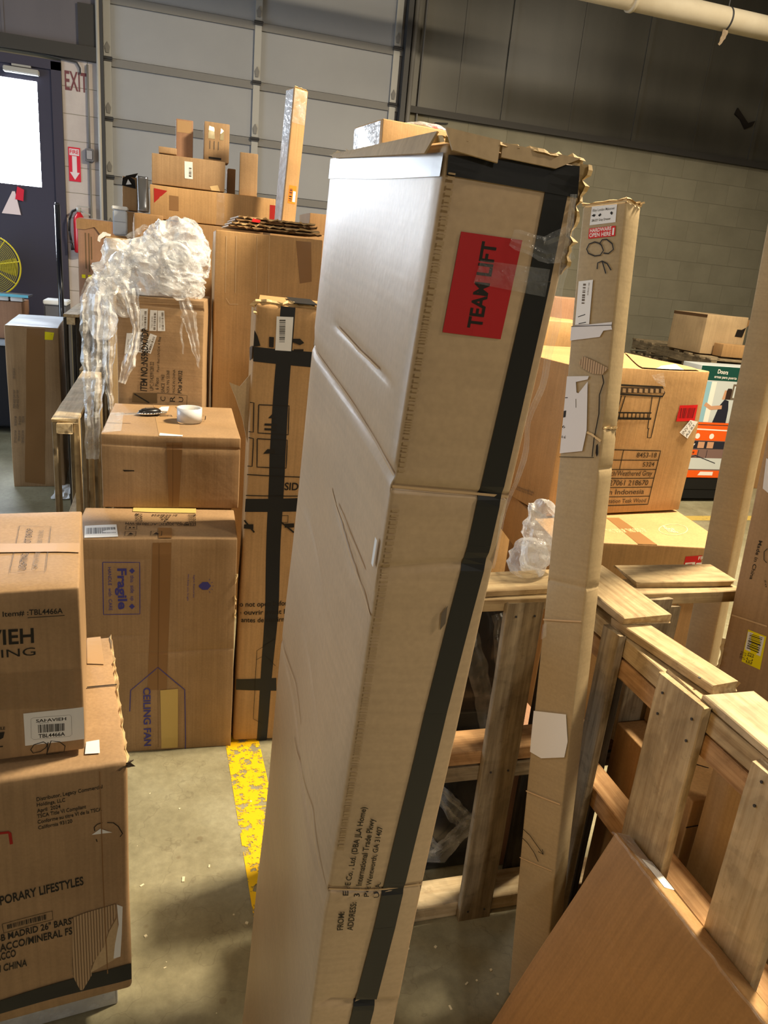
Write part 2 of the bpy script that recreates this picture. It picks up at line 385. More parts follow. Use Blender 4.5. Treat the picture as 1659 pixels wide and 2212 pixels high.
def worn_paint(name, col, thr=0.46):
    m, t, p = newmat(name); p.inputs['Base Color'].default_value = col; p.inputs['Roughness'].default_value = 0.5
    tr = N(t, 'ShaderNodeBsdfTransparent'); ms = N(t, 'ShaderNodeMixShader')
    n1 = N(t, 'ShaderNodeTexNoise', Scale=26.0, Detail=9.0, Roughness=0.75); t.links.new(coords(t, (1, 1, 1)), n1.inputs['Vector'])
    t.links.new(ramp(t, n1.outputs['Fac'], [(thr - 0.03, g(0)), (thr + 0.01, g(1))]), ms.inputs[0]); t.links.new(tr.outputs[0], ms.inputs[1]); t.links.new(p.outputs[0], ms.inputs[2]); t.links.new(ms.outputs[0], t.nodes['Material Output'].inputs['Surface'])
    return m
def mottled(name, a, b, scale=3.0, rough=0.7, stretch=(1, 1, 1), bump=0.1, metal=0.0, spec=0.3):
    m, t, p = newmat(name)
    n1 = N(t, 'ShaderNodeTexNoise', Scale=scale, Detail=7.0, Roughness=0.6); t.links.new(coords(t, stretch, True), n1.inputs['Vector'])
    t.links.new(ramp(t, n1.outputs['Fac'], [(0.3, a), (0.7, b)]), p.inputs['Base Color']); p.inputs['Roughness'].default_value = rough; p.inputs['Metallic'].default_value = metal; p.inputs['Specular IOR Level'].default_value = spec
    if bump:
        n2 = N(t, 'ShaderNodeTexNoise', Scale=60.0, Detail=4.0); t.links.new(coords(t), n2.inputs['Vector']); bb = N(t, 'ShaderNodeBump', Strength=bump, Distance=0.004); t.links.new(n2.outputs['Fac'], bb.inputs['Height']); t.links.new(bb.outputs[0], p.inputs['Normal'])
    return m
M_floor = concrete_floor()
M_block = mottled('painted_block', srgb(120, 116, 100), srgb(135, 131, 114), 2.5, 0.75, bump=0.3)
M_blockl = mottled('painted_block_pink_grey', srgb(172, 164, 164), srgb(196, 188, 186), 2.5, 0.75, bump=0.3)
M_mortar = flat('painted_joint', srgb(124, 120, 104), 0.85)
M_metal = mottled('dark_wall_sheet', srgb(66, 64, 58), srgb(88, 85, 77), 1.2, 0.42, (1, 1, .25), 0.05, 0.0, 0.5)
M_metalb = mottled('dark_wall_sheet_blue', srgb(90, 88, 96), srgb(108, 104, 110), 1.2, 0.5, (1, 1, .25), 0.05)
M_angle = flat('dark_steel_angle', srgb(58, 56, 54), 0.55)
M_dock = mottled('dock_door_sheet', srgb(142, 145, 151), srgb(156, 158, 163), 0.8, 0.5, bump=0.04)
M_rail = flat('dock_door_rail', srgb(120, 119, 118), 0.55)
M_stile = flat('galvanised_stile', srgb(158, 158, 156), 0.45, 0.5)
M_hinge = flat('dark_hinge', srgb(60, 60, 62), 0.5)
M_navy = flat('dark_navy_door_paint', srgb(52, 52, 72), 0.5, 0.4)
M_navyf = flat('dark_frame_paint', srgb(60, 58, 74), 0.5)
M_steel = flat('painted_conduit', srgb(170, 166, 158), 0.5)
M_ceil = flat('dark_roof_deck', srgb(70, 68, 66), 0.8)
M_plain = flat('grey_wall_paint', srgb(140, 134, 122), 0.8)
M_day = flat('overexposed_daylight_glass', (0.82, 0.90, 1.0, 1), 0.2, emit=36.0)
M_duct = mottled('dusty_white_pipe', srgb(196, 184, 160), srgb(214, 204, 182), 3, 0.6, bump=0.05)
M_rust = flat('stencil_maroon', srgb(112, 66, 72), 0.7)
M_signred = flat('sign_red', srgb(200, 36, 62), 0.5)
M_signwhite = flat('sign_white', srgb(216, 204, 214), 0.5)

XL, XR, YF, ZC = -4.2, 9.5, -6.0, 4.7
fl = structure(MB().box(XL, XR, YF, YW, -0.1, 0).build('floor', M_floor))
M_line = worn_paint('worn_yellow_paint', srgb(238, 190, 8), 0.475)
V = []; F = []
for i in range(21):                                     # lane line, a little wavy, running away under the boxes
    t_ = i / 20; y = 0.55 + 1.95 * t_; x = 0.29 - 0.045 * t_ ; V += [(x - 0.058, y, 0.0012), (x + 0.052, y, 0.0012)]
for i in range(20): F.append((2 * i, 2 * i + 1, 2 * i + 3, 2 * i + 2))
mesh_obj('painted_line', V, F, M_line, fl)
mesh_obj('painted_line', [(3.2, 4.33, .0012), (5.6, 4.33, .0012), (5.6, 4.43, .0012), (3.2, 4.43, .0012)], [(0, 1, 2, 3)], worn_paint('worn_ochre_paint', srgb(190, 164, 84), 0.4), fl)
structure(MB().box(XL, XR, YF, YW + .3, ZC, ZC + .1).build('ceiling', M_ceil))
structure(MB().box(XR, XR + .2, YF, YW, 0, ZC).build('wall_right', M_plain))
structure(MB().box(XL, XR, YF - .2, YF, 0, ZC).build('wall_front', M_plain))
wl = structure(MB().box(XL - .2, XL, YF, 3.1, 0, ZC).box(XL - .2, XL, 5.7, YW, 0, ZC).box(XL - .2, XL, 3.1, 5.7, 2.9, ZC).build('wall_left', M_plain))

# back wall: block below, sheet metal above, an exit door and a sectional dock door let into it
wb = structure(MB().box(2.03, XR, YW + .0025, YW + .25, 0, 2.92).box(-.80, -.50, YW + .0025, YW + .25, 0, 2.92).box(XL, -2.0, YW + .012, YW + .25, 0, 2.92)
               .box(-2.0, -.80, YW + .012, YW + .25, 2.86, 2.92).box(XL, XR, YW + .03, YW + .25, 2.92, ZC).build('wall_back', M_mortar))
def block_mesh(name, l, h, mat):
    m = MB(); m.box(-l / 2, l / 2, 0.0, 0.03, -h / 2, h / 2); o = m.build(name, mat, None, bevel=0.0015); me = o.data; bpy.data.objects.remove(o); return me
def wall_blocks(x0, x1, z0, z1, mat):
    h = 0.2033; n = int(round((z1 - z0) / h)); h = (z1 - z0) / n; cache = {}
    for r in range(n):
        x = x0 - (0.2 if r % 2 else 0)
        while x < x1 - 1e-6:
            a = max(x, x0); b = min(x + 0.4, x1); x += 0.4
            if b - a < 0.03: continue
            k = round(b - a, 3)
            if k not in cache: cache[k] = block_mesh('block', b - a - 0.004, h - 0.004, mat)
            o = link(bpy.data.objects.new('block', cache[k]), wb); o.location = ((a + b) / 2, YW, z0 + (r + .5) * h)
wall_blocks(2.13, 7.0, 0.9, 2.90, M_block)
wall_blocks(-.80, -.52, 0.9, 2.90, M_blockl)
# sheet metal upper wall: one sheet per bay, lapped ribs at the joints
def sheet(x0, x1, mat):
    m = MB(); m.box(x0, x1, YW, YW + .02, 2.95, ZC)
    for f_ in (0.0, 0.5):
        xx = x0 + (x1 - x0) * f_; w = .022 if f_ == 0 else .010
        m.prism([(xx - w, 2.95), (xx + w, 2.95), (xx + w, ZC), (xx - w, ZC)], YW - (.016 if f_ == 0 else .006), YW)
    return m.build('metal_sheet', mat, wb)
for i in range(6): sheet(1.64 + 1.42 * i if i else 2.14, 3.06 + 1.42 * i, M_metal)
for i in range(2): sheet(-3.34 + 1.42 * i, -1.92 + 1.42 * i, M_metalb)
MB().box(2.1, XR, YW - .05, YW + .0, 2.90, 2.955).build('base_angle', M_angle, wb)
MB().box(XL, -.5, YW - .05, YW + .0, 2.90, 3.0).build('base_angle', M_angle, wb)
MB().box(-.66, -.53, YW - .03, YW + .0, 2.98, 3.30).build('steel_plate', M_angle, wb)
m = MB(); m.prism([(5.62, 3.42), (5.70, 3.36), (5.78, 3.30), (5.86, 3.33), (5.84, 3.28), (5.76, 3.24), (5.68, 3.32), (5.60, 3.36)], YW - .02, YW - .001); m.build('torn_insulation', M_dark, wb)
m = MB(); m.tube([(2.30, YW - .02, 2.62), (2.32, YW - .02, 2.80), (2.40, YW - .02, 2.85), (2.52, YW - .02, 2.86)], .006, 6); m.build('wall_cable', M_hinge, wb)
m = MB(); m.tube([(-1.3, YW - .02, 2.915), (-.95, YW - .02, 2.90), (-.68, YW - .02, 2.88), (-.655, YW - .02, 2.84), (-.655, YW - .02, 2.80)], .007, 6); m.build('wall_cable', M_hinge, wb)
# EXIT stencil painted on the blocks
def wall_text(txt, x0, x1, z0, cap, mat, y, name, parent, bold=0.0, vertical=False):
    vs, fs = text_mesh(txt, bold); a = min(v[0] for v in vs); b = max(v[0] for v in vs)
    if not _cap: _cap[0] = max(v[1] for v in text_mesh('H', 0)[0])
    sx = (x1 - x0) / (b - a); sy = cap / _cap[0]
    return mesh_obj(name, [(x0 + (v[0] - a) * sx, y, z0 + v[1] * sy) for v in vs], fs, mat, parent)
wall_text('EXIT', -.775, -.605, 2.675, .135, M_rust, YW - .002, 'exit_stencil', wb, .015)
# trims beside the dock door
structure(MB().cyl((-.512, YW - .05, 0), (-.512, YW - .05, ZC), .016).build('trim_1', M_steel, None, True))
structure(MB().box(-.50, -.475, YW - .06, YW + .05, 0, ZC).build('trim_2', M_hinge))
structure(MB().box(2.03, 2.075, YW - .09, YW + .02, 0, ZC).build('trim_3', M_hinge))
structure(MB().cyl((2.115, YW - .05, 0), (2.115, YW - .05, ZC), .022).build('trim_4', M_rail, None, True))
structure(MB().cyl((2.21, YW - .03, 0), (2.21, YW - .03, ZC), .008).build('trim_5', M_rail, None, True))
# sectional dock door
d2 = structure(MB().box(-.5, 2.05, YW + .06, YW + .1, 0, ZC).build('door_2', M_rail))
z = 0.29
pz = [0.02, .30, .745, 1.185, 1.625, 2.07, 2.515, 2.955, 3.40, 3.84, 4.28, 4.69]
for a, b in zip(pz[:-1], pz[1:]):
    MB().box(-.475, 2.03, YW + .015, YW + .055, a + .002, b - .002).build('door_panel', M_dock, d2)
    MB().box(-.475, 2.03, YW - .004, YW + .014, b - .062, b - .004).build('panel_rail', M_rail, d2)
for xs in (-.445, .757, 1.975):
    MB().box(xs - .028, xs + .028, YW - .012, YW + .013, 0.02, ZC - .01).build('stile', M_stile, d2)
    for b in pz[1:-1]:
        h_ = MB(); h_.box(xs - .036, xs + .036, YW - .026, YW - .013, b - .028, b + .004); h_.cyl((xs - .038, YW - .03, b - .01), (xs + .038, YW - .03, b - .01), .009, n=8)
        h_.build('hinge', M_hinge, d2)
        MB().prism([(xs - .012, b + .03), (xs + .012, b + .03), (xs + .02, b + .075), (xs, b + .11), (xs - .02, b + .075)], YW - .02, YW - .012).build('hinge_plate', M_rail, d2)
# exit door, dark, with a big glazed light
d1 = structure(MB().box(-2.0, -.82, YW + .05, YW + .09, 0, 2.86).build('door_1', M_navyf))
MB().box(-.875, -.80, YW - .02, YW + .1, 0, 2.86).build('door_frame', M_navyf, d1)
MB().box(-2.0, -.80, YW - .02, YW + .1, 2.80, 2.87).build('door_frame', M_navyf, d1)
leaf = MB(); leaf.box(-1.95, -.985, YW + .0, YW + .049, 0, 1.915).box(-1.95, -.985, YW + .0, YW + .049, 2.70, 2.80).box(-.985, -.878, YW + .0, YW + .049, 0, 2.80).box(-1.95, -1.88, YW, YW + .049, 1.915, 2.70)
leaf.build('door_leaf', M_navy, d1)
MB().box(-1.88, -.985, YW + .02, YW + .03, 1.915, 2.70).build('window_pane', M_day, d1)
MB().box(-1.22, -.96, YW - .06, YW - .001, 2.735, 2.775).build('door_closer', M_stile, d1, bevel=.006)
MB().box(-1.16, -1.02, YW - .03, YW - .001, 2.785, 2.80).build('closer_arm', M_stile, d1)
MB().prism([(-1.30, 1.68), (-1.155, 1.68), (-1.19, 1.86), (-1.21, 1.86)], YW - .012, YW - .001).build('door_notice', M_signwhite, d1)
MB().prism([(-1.19, 1.80), (-1.13, 1.79), (-1.12, 1.88), (-1.17, 1.90)], YW - .018, YW - .012).build('door_notice', M_signred, d1)

# ================================================================== THE BIG CARTONS
fan = Carton('carton', 'ceiling fan carton with blue Fragile print standing on the floor', 'carton', (-0.016, 2.275, 0, 0.466, 0.276, 0.734, -2.3, 0, 0), M_card, step=.03, seed=1, creases=[('f',(0,.42),(.17,.42),.002,.004),('f',(.19,.36),(.466,.365),.002,.004),('f',(0,.67),(.19,.67),.0015,.004)])
tape = Carton('carton', 'plain carton with a tape roll and a car key on its top', 'carton', (0.03, 2.66, 0.736, 0.428, 0.494, 0.243, -1.5, 0, 0), M_card, step=.03, seed=2, creases=[('f',(0,.21),(.43,.205),.002,.004)])
item = Carton('carton', 'tall carton printed ITEM NO. with five white labels under film', 'carton', (0.005, 3.11, 0, 0.312, 0.308, 1.368, -7.1, 0, 0), M_cardx, step=.03, seed=3, creases=[('f',(0,1.34),(.31,1.335),.003,.005)])
plain = Carton('carton', 'big plain golden carton standing behind the tall black-taped box', 'carton', (0.401, 3.3, 0, 0.413, 0.399, 1.626, -1.8, 0, 0), M_cardo, step=.04, seed=4, bow=.006)
taped = Carton('carton', 'tall battered carton bound with wide black tape, printed SIDE', 'carton', (0.372, 2.215, 0, 0.3, 0.15, 1.42, -3, 0, 0.9), M_cardo, step=.03, seed=5, rad=.012, wob=.006)
team = Carton('carton', 'tall leaning carton with red TEAM LIFT sticker and black tape', 'carton', (0.194, 0.879, 0.02, 0.103, 0.454, 1.637, -1.8, 4.6, 1.7), M_team, step=.018, seed=6, rad=.004, bow=.005, wob=.004, creases=[('l',(.0,1.412),(.454,1.395),.0035,.005),('l',(.15,1.463),(.40,1.458),.002,.004),('l',(.24,1.30),(.454,1.265),.002,.004),('l',(.0,1.21),(.36,1.17),.0012,.004),('l',(.0,.957),(.454,.935),.002,.005),('l',(.1,1.08),(.454,1.04),.0012,.004),('f',(0,1.386),(.103,1.383),.004,.003),('f',(0,1.311),(.103,1.324),.003,.004),('f',(0,.944),(.103,.938),.004,.003),('f',(0,.776),(.103,.751),.006,.004)])
hw = Carton('carton', 'tall thin carton with red HARDWARE OPEN HERE sticker leaning on the pallet', 'carton', (0.8, 1.091, 0.008, 0.088, 0.055, 1.702, -60.4, -3.5, -6.8), M_olive, step=.025, seed=7, bow=.002, creases=[('f',(0,.98),(.088,.985),.003,.004),('r',(0,.985),(.055,.98),.003,.004),('r',(0,1.30),(.055,1.29),.004,.004),('r',(0,1.22),(.055,1.22),.003,.004)])
stool = Carton('carton', 'carton with a printed stool drawing, number 8453-18 and red sticker', 'carton', (1.577, 2.613, 0.76, 0.621, 0.643, 0.536, 6.9, 0, 0), M_cardo, step=.04, seed=8, bow=.006)
flatbox = Carton('carton', 'flat carton with cream print on its lid below the stool carton', 'carton', (1.603, 2.332, 0.573, 0.64, 0.684, 0.178, -9.4, 0, 0), M_cardo, step=.04, seed=9, bow=.002, wob=.0015)
carton = Carton('carton', 'flat brown carton tilted against the side of the wooden crate', 'carton', (0.6405, 0.7, 0, 0.6, 0.042, 0.582, -89, -23.7, 0), M_cardo, step=.03, seed=10, bow=.003, creases=[('f',(.08,.40),(.2,.433),.0015,.004),('f',(.1,.44),(.18,.43),.0015,.004)])
leg = Carton('carton', 'worn bar stool carton with torn flute patch and black tape band', 'carton', (-0.34, 1.414, 0.11, 0.5, 0.485, 0.55, 6.8, 0, 0), M_card, step=.03, seed=11, rad=.008, wob=.005)
saf = Carton('carton', 'lighting carton with SAFAVIEH label and item TBL4466A print', 'carton', (-0.378, 1.408, 0.674, 0.45, 0.395, 0.32, 4.6, 0, 0), M_card, step=.03, seed=12)
left = Carton('carton', 'tall carton with yellow sticker and daylight-painted lid by the exit door', 'carton', (-0.794, 5.4, 0, 0.299, 0.75, 1.009, 3.2, 0, 0), M_card, step=.05, seed=13, bow=.006)
tallright = Carton('carton', 'narrow tall carton standing behind the wooden crate', 'carton', (1.468, 1.519, 0.004, 0.07, 0.094, 2.1, -55.5, 0.2, -2.3), M_olive, step=.03, seed=14, bow=.003)
china = Carton('carton', 'carton printed Made in China with yellow barcode sticker', 'carton', (1.472, 1.147, 0.004, 0.4, 0.12, 1.346, -55, 0.5, -2.3), M_card, step=.03, seed=15, bow=.005)

# prints, labels and tapes on them
fan.quad('tape','f',[(0.2207,0.7217),(0.2744,0.7219),(0.262,0.2273),(0.2048,0.2302)],M_tape)
fan.line('f',[(0.0808,0.6611),(0.1841,0.6608),(0.1832,0.4924),(0.08,0.4928),(0.0808,0.6611)],0.0022,M_blue)
fan.text('f','Fragile',(0.1218,0.6416),(0.1226,0.509),0.0240,M_blue,bold=0.03)
fan.text('f','HANDLE  with  CARE',(0.0947,0.6454),(0.0956,0.5058),0.0096,M_blue)
fan.text('f','this  side  up',(0.1568,0.6193),(0.158,0.5368),0.0107,M_blue)
fan.quad('arrow_print','f',[(0.1538,0.6341),(0.1626,0.6428),(0.1705,0.634),(0.1624,0.6251)],M_blue)
fan.quad('arrow_print','f',[(0.1522,0.5179),(0.1611,0.5269),(0.1692,0.5176),(0.1609,0.5086)],M_blue)
fan.quad('bulb_print','f',[(0.3546,0.5835),(0.3656,0.594),(0.381,0.5939),(0.3908,0.5811),(0.3814,0.5686),(0.366,0.5688),(0.3547,0.5777)],M_blue)
fan.line('f',[(0.3846,0.5984),(0.3873,0.6037)],0.0012,M_blue)
fan.line('f',[(0.3913,0.5911),(0.3959,0.5941)],0.0012,M_blue)
fan.line('f',[(0.3938,0.5811),(0.3993,0.581)],0.0012,M_blue)
fan.line('f',[(0.3917,0.5711),(0.3965,0.568)],0.0012,M_blue)
fan.line('f',[(0.3853,0.5639),(0.3881,0.5585)],0.0012,M_blue)
fan.text('f','light fixtures',(0.3383,0.6171),(0.3381,0.5434),0.0043,M_blue)
fan.text('f','We keep you bright',(0.3214,0.6217),(0.3206,0.5321),0.0044,M_blue)
fan.line('f',[(0.1509,0.154),(0.155,0.2307),(0.2361,0.3108),(0.3164,0.2245),(0.3202,-0.0025)],0.0026,M_blue)
fan.text('f','CEILING FAN',(0.1928,0.2391),(0.1921,0.0227),0.0206,M_blue,bold=0.02)
fan.quad('paper_tape','f',[(0.2428,0.2274),(0.296,0.2297),(0.2958,0.0083),(0.2447,0.009)],M_papertape)
fan.line('f',[(0.2392,0.7181),(0.2347,0.0151)],0.001,M_seam)
fan.quad('label','t',[(0.0213,0.0994),(0.1105,0.1119),(0.1237,0.0137),(0.0324,0.003)],M_white)
fan.bars('t',[(0.0284,0.0816),(0.1102,0.0885),(0.1165,0.0423),(0.0338,0.0331)],34,M_ink)
fan.quad('paper_tape','t',[(0.1464,0.281),(0.3443,0.2903),(0.3445,0.2338),(0.1481,0.2361)],M_papertape)
fan.quad('tape','t',[(0.2327,0.0884),(0.2725,0.0893),(0.2756,-0.0088),(0.2374,-0.0093)],M_tape)
fan.text('t','ITEMNO. XV52C-AC3803B-WH',(0.3441,0.134),(0.1359,0.1333),0.0212,M_ink,bold=0.01)
fan.text('t','PO.#  220738',(0.344,0.1479),(0.2569,0.1453),0.0139,M_ink,bold=0.01)
fan.text('t','QTY:',(0.344,0.1631),(0.32,0.1624),0.0141,M_ink,bold=0.01)
fan.text('t','1',(0.2515,0.1602),(0.2487,0.1601),0.0140,M_ink,bold=0.01)
fan.text('t','PCS',(0.183,0.1591),(0.1632,0.1595),0.0139,M_ink,bold=0.01)
fan.text('t','NW:',(0.3439,0.1818),(0.3197,0.181),0.0143,M_ink,bold=0.01)
fan.text('t','8.9',(0.2598,0.179),(0.2389,0.1782),0.0141,M_ink,bold=0.01)
fan.text('t','KG',(0.1818,0.1774),(0.1618,0.1778),0.0140,M_ink,bold=0.01)
fan.text('t','GW:',(0.3439,0.2008),(0.3195,0.1999),0.0146,M_ink,bold=0.01)
fan.text('t','10.6',(0.2627,0.1978),(0.2346,0.1968),0.0143,M_ink,bold=0.01)
fan.text('t','KG',(0.1806,0.196),(0.1605,0.1963),0.0143,M_ink,bold=0.01)
fan.text('t','MEAS:',(0.3438,0.22),(0.3193,0.2191),0.0147,M_ink,bold=0.01)
fan.text('t','61.5X46X24',(0.287,0.2178),(0.2091,0.2148),0.0145,M_ink,bold=0.01)
fan.text('t','CM',(0.1793,0.2148),(0.1591,0.2151),0.0144,M_ink,bold=0.01)
fan.line('t',[(0.1393,0.1004),(0.1708,0.1012),(0.1721,0.0649),(0.1411,0.0643),(0.1393,0.1004)],0.0018,M_ink)
fan.line('t',[(0.1405,0.0486),(0.1713,0.0491),(0.1725,0.0144),(0.1422,0.014),(0.1405,0.0486)],0.0018,M_ink)
fan.line('t',[(0.2141,0.05),(0.2455,0.0506),(0.2457,0.0155),(0.2148,0.015),(0.2141,0.05)],0.0018,M_ink)
fan.quad('fragile_print','t',[(0.1503,0.0236),(0.1568,0.0391),(0.167,0.0239)],M_ink)
fan.quad('fragile_print','t',[(0.2221,0.0248),(0.2291,0.0404),(0.239,0.025)],M_ink)
fan.quad('arrow_print','t',[(0.1491,0.0864),(0.1543,0.0866),(0.1553,0.0745),(0.15,0.0744)],M_ink)
fan.quad('arrow_print','t',[(0.1596,0.0867),(0.1649,0.0868),(0.1658,0.0748),(0.1605,0.0746)],M_ink)
fan.text('t','handle with care please',(0.244,0.0999),(0.1933,0.1038),0.0072,M_ink)
tape.quad('tape','f',[(0.1955,0.2219),(0.2451,0.2236),(0.2347,0.0055),(0.2032,0.0051)],M_tape)
tape.quad('tape','t',[(0.1378,0.4795),(0.2302,0.4921),(0.238,-0.0429),(0.1721,-0.0335)],M_tapel)
tape.quad('label','t',[(0.1676,0.4501),(0.1948,0.4618),(0.1914,0.3712),(0.1515,0.3813)],M_white)
tape.quad('label','t',[(0.1744,0.0361),(0.2464,0.0168),(0.2448,-0.0163),(0.1738,0.0016)],M_white)
tape.quad('label','t',[(0.0213,0.3031),(0.1305,0.3362),(0.1323,0.2938),(0.0221,0.2554)],M_clear)
tape.text('t','E22  67 4 | 84 K23 4 | 680',(0.0236,0.2747),(0.1253,0.3087),0.0277,M_ink)
tape.quad('clear_tape','t',[(-0.008,0.3165),(0.0445,0.3278),(0.0575,0.0333),(0.0066,0.0092)],M_clear)
tape.line('t',[(0.0046,0.1464),(0.0406,0.1385),(0.0787,0.1455)],0.003,M_dark)
tape.text('t','Dallinna',(0.1548,0.2727),(0.2112,0.2808),0.0416,M_ink)
tape.line('t',[(0.2224,0.2863),(0.3258,0.3071),(0.3234,0.2471),(0.3032,0.2433)],0.002,M_ink)
tape.line('t',[(0.3044,0.217),(0.3206,0.2201)],0.002,M_ink)
tape.line('t',[(0.1347,0.3897),(0.1456,0.4504),(0.1722,0.4675)],0.001,M_ink)
tape.line('t',[(0.1926,0.4722),(0.2168,0.4596),(0.2224,0.418)],0.001,M_ink)
tape.line('f',[(0.215,0.2226),(0.2158,0.0053)],0.001,M_seam)
tape.quad('dent','f',[(0.0624,0.1276),(0.0968,0.1278),(0.0982,0.1247),(0.0666,0.1227)],M_dark)
item.quad('label','f',[(0.0841,1.3229),(0.1102,1.3251),(0.108,1.2495),(0.0816,1.2474)],M_white)
item.bars('f',[(0.0962,1.2523),(0.0982,1.3181),(0.1061,1.3187),(0.1041,1.253)],18,M_grey)
item.text('f','7421 09382',(0.093,1.2597),(0.0943,1.3013),0.0044,M_grey)
item.quad('label','f',[(0.1182,1.3212),(0.1434,1.3222),(0.1414,1.2468),(0.115,1.2454)],M_white)
item.bars('f',[(0.1296,1.25),(0.1318,1.3157),(0.1394,1.3161),(0.1375,1.2504)],18,M_grey)
item.text('f','7421 09382',(0.1265,1.2574),(0.128,1.2991),0.0045,M_grey)
item.quad('label','f',[(0.1451,1.3217),(0.1686,1.3229),(0.1722,1.2492),(0.1449,1.2471)],M_white)
item.bars('f',[(0.1598,1.252),(0.1582,1.3165),(0.1653,1.3169),(0.1679,1.2526)],18,M_grey)
item.text('f','7421 09382',(0.1562,1.2592),(0.1554,1.3001),0.0046,M_grey)
item.quad('label','f',[(0.0693,1.2375),(0.0938,1.2376),(0.089,1.1626),(0.0621,1.1631)],M_white)
item.bars('f',[(0.0772,1.1666),(0.0823,1.2316),(0.0897,1.2317),(0.0852,1.1665)],18,M_grey)
item.text('f','7421 09382',(0.0743,1.1742),(0.0777,1.2153),0.0045,M_grey)
item.quad('label','f',[(0.1184,1.236),(0.1421,1.2296),(0.1198,1.1602),(0.0933,1.1691)],M_white)
item.bars('f',[(0.109,1.1677),(0.1295,1.2271),(0.1367,1.2251),(0.117,1.165)],18,M_grey)
item.text('f','7421 09382',(0.108,1.1756),(0.1212,1.213),0.0046,M_grey)
item.quad('label','f',[(0.0349,1.2305),(0.0605,1.2325),(0.0525,1.157),(0.026,1.1542)],M_white)
item.bars('f',[(0.041,1.1596),(0.0483,1.2256),(0.056,1.2262),(0.0489,1.1604)],18,M_grey)
item.text('f','7421 09382',(0.0384,1.1669),(0.0431,1.2087),0.0043,M_grey)
item.text('f','ITEM NO.:N596DX7/DP',(0.1046,1.0185),(0.1122,1.2516),0.0233,M_ink,bold=0.02)
item.text('f','UPC:714209128122',(0.1288,1.022),(0.1304,1.1299),0.0133,M_ink)
item.text('f','6 Piece',(0.148,1.0271),(0.1481,1.072),0.0126,M_ink)
item.text('f','Pearl Bail UV/DX 4 Bag',(0.1492,1.0944),(0.1555,1.2264),0.0082,M_ink)
item.text('f','SINCE 1943',(0.1698,1.0173),(0.1697,1.0847),0.0127,M_ink)
item.text('f','NYA MN 55368',(0.188,1.0185),(0.1878,1.1027),0.0110,M_ink)
item.text('f','MADE IN CHINA',(0.208,1.018),(0.2094,1.108),0.0091,M_ink)
item.text('f','PO# 240132',(0.2328,1.0197),(0.2347,1.1061),0.0138,M_ink,bold=0.02)
item.quad('logo_print','f',[(0.0542,1.0102),(0.1426,1.0147),(0.1425,0.9757),(0.052,0.9754)],M_brownink)
item.line('f',[(0.0596,1.0061),(0.1134,0.9757)],0.005,M_ink)
item.line('f',[(0.1426,1.0147),(0.2538,1.0135),(0.253,0.9772)],0.0015,M_ink)
item.text('f','C',(0.1734,0.9853),(0.1734,1.0024),0.0182,M_ink)
item.text('f','R',(0.2089,0.9858),(0.2088,1.0067),0.0190,M_ink)
item.text('f','U',(0.2393,0.987),(0.2392,1.006),0.0165,M_ink)
item.line('f',[(0.0053,1.3638),(0.3122,1.3798)],0.002,M_crease)
item.line('f',[(0.0049,1.3396),(0.3126,1.3551)],0.002,M_crease)
plain.quad('tape','f',[(0.3078,1.6149),(0.3674,1.6154),(0.3786,1.4664),(0.3318,1.4552)],M_tape)
plain.line('f',[(0.0414,1.6078),(0.0433,1.3951)],0.0025,M_crease)
plain.line('f',[(0.0786,1.6114),(0.0814,1.3982)],0.0025,M_crease)
plain.line('f',[(0.1574,1.6192),(0.162,1.4048)],0.0025,M_crease)
plain.line('f',[(0.2044,1.6239),(0.2101,1.4088)],0.0025,M_crease)
plain.line('f',[(0.0456,1.3756),(0.0608,1.3534),(0.0937,1.356)],0.003,M_crease)
taped.quad('tape','f',[(0.0708,1.448),(0.1123,1.4521),(0.1095,0.9957),(0.0634,0.9933)],M_black)
taped.quad('tape','f',[(0.0634,0.9933),(0.1095,0.9957),(0.1213,0.5174),(0.0786,0.5172)],M_black)
taped.quad('tape','f',[(0.0786,0.5172),(0.1213,0.5174),(0.1137,-0.0043),(0.0807,-0.0027)],M_black)
taped.quad('tape','f',[(0.0012,1.3021),(0.1909,1.3021),(0.1945,1.2582),(0.0034,1.2615)],M_black)
taped.quad('tape','f',[(-0.0092,0.856),(0.1818,0.8634),(0.1852,0.819),(-0.0072,0.8144)],M_black)
taped.quad('tape','f',[(-0.0093,0.233),(0.1323,0.2373),(0.1353,0.1899),(-0.0076,0.194)],M_black)
taped.quad('tape','l',[(0.0216,1.2838),(0.1699,1.3044),(0.2044,1.2687),(0.0867,1.2544)],M_black)
taped.quad('label','f',[(0.0611,1.3907),(0.1082,1.3933),(0.1089,1.2995),(0.0634,1.2986)],M_white)
taped.bars('f',[(0.0731,1.3216),(0.0692,1.3829),(0.0866,1.3845),(0.0889,1.3229)],26,M_ink)
taped.text('f','SIDE',(0.1134,0.8886),(0.1703,0.8889),0.0230,M_ink,bold=0.02)
taped.text('f','Do not open before',(-0.0146,0.4988),(0.1586,0.5051),0.0159,M_ink,bold=0.015)
taped.text('f','Ne ouvrir avant le',(-0.0211,0.4712),(0.1539,0.4763),0.0160,M_ink,bold=0.015)
taped.text('f','No antes de confirmar',(-0.0251,0.4442),(0.1658,0.4496),0.0161,M_ink,bold=0.015)
taped.line('f',[(0.0265,1.1395),(0.1137,1.1423),(0.1146,1.0576),(0.0274,1.0575),(0.0265,1.1395)],0.0028,M_ink)
taped.line('f',[(0.0259,1.0406),(0.1126,1.0417),(0.1139,0.9573),(0.0287,0.9564),(0.0259,1.0406)],0.0028,M_ink)
taped.line('f',[(-0.0071,1.1445),(0.0125,1.144),(0.0141,1.0586),(-0.0082,1.0598)],0.0028,M_ink)
taped.line('f',[(-0.0103,1.0422),(0.0151,1.0399),(0.0146,0.9576),(-0.0074,0.9578)],0.0028,M_ink)
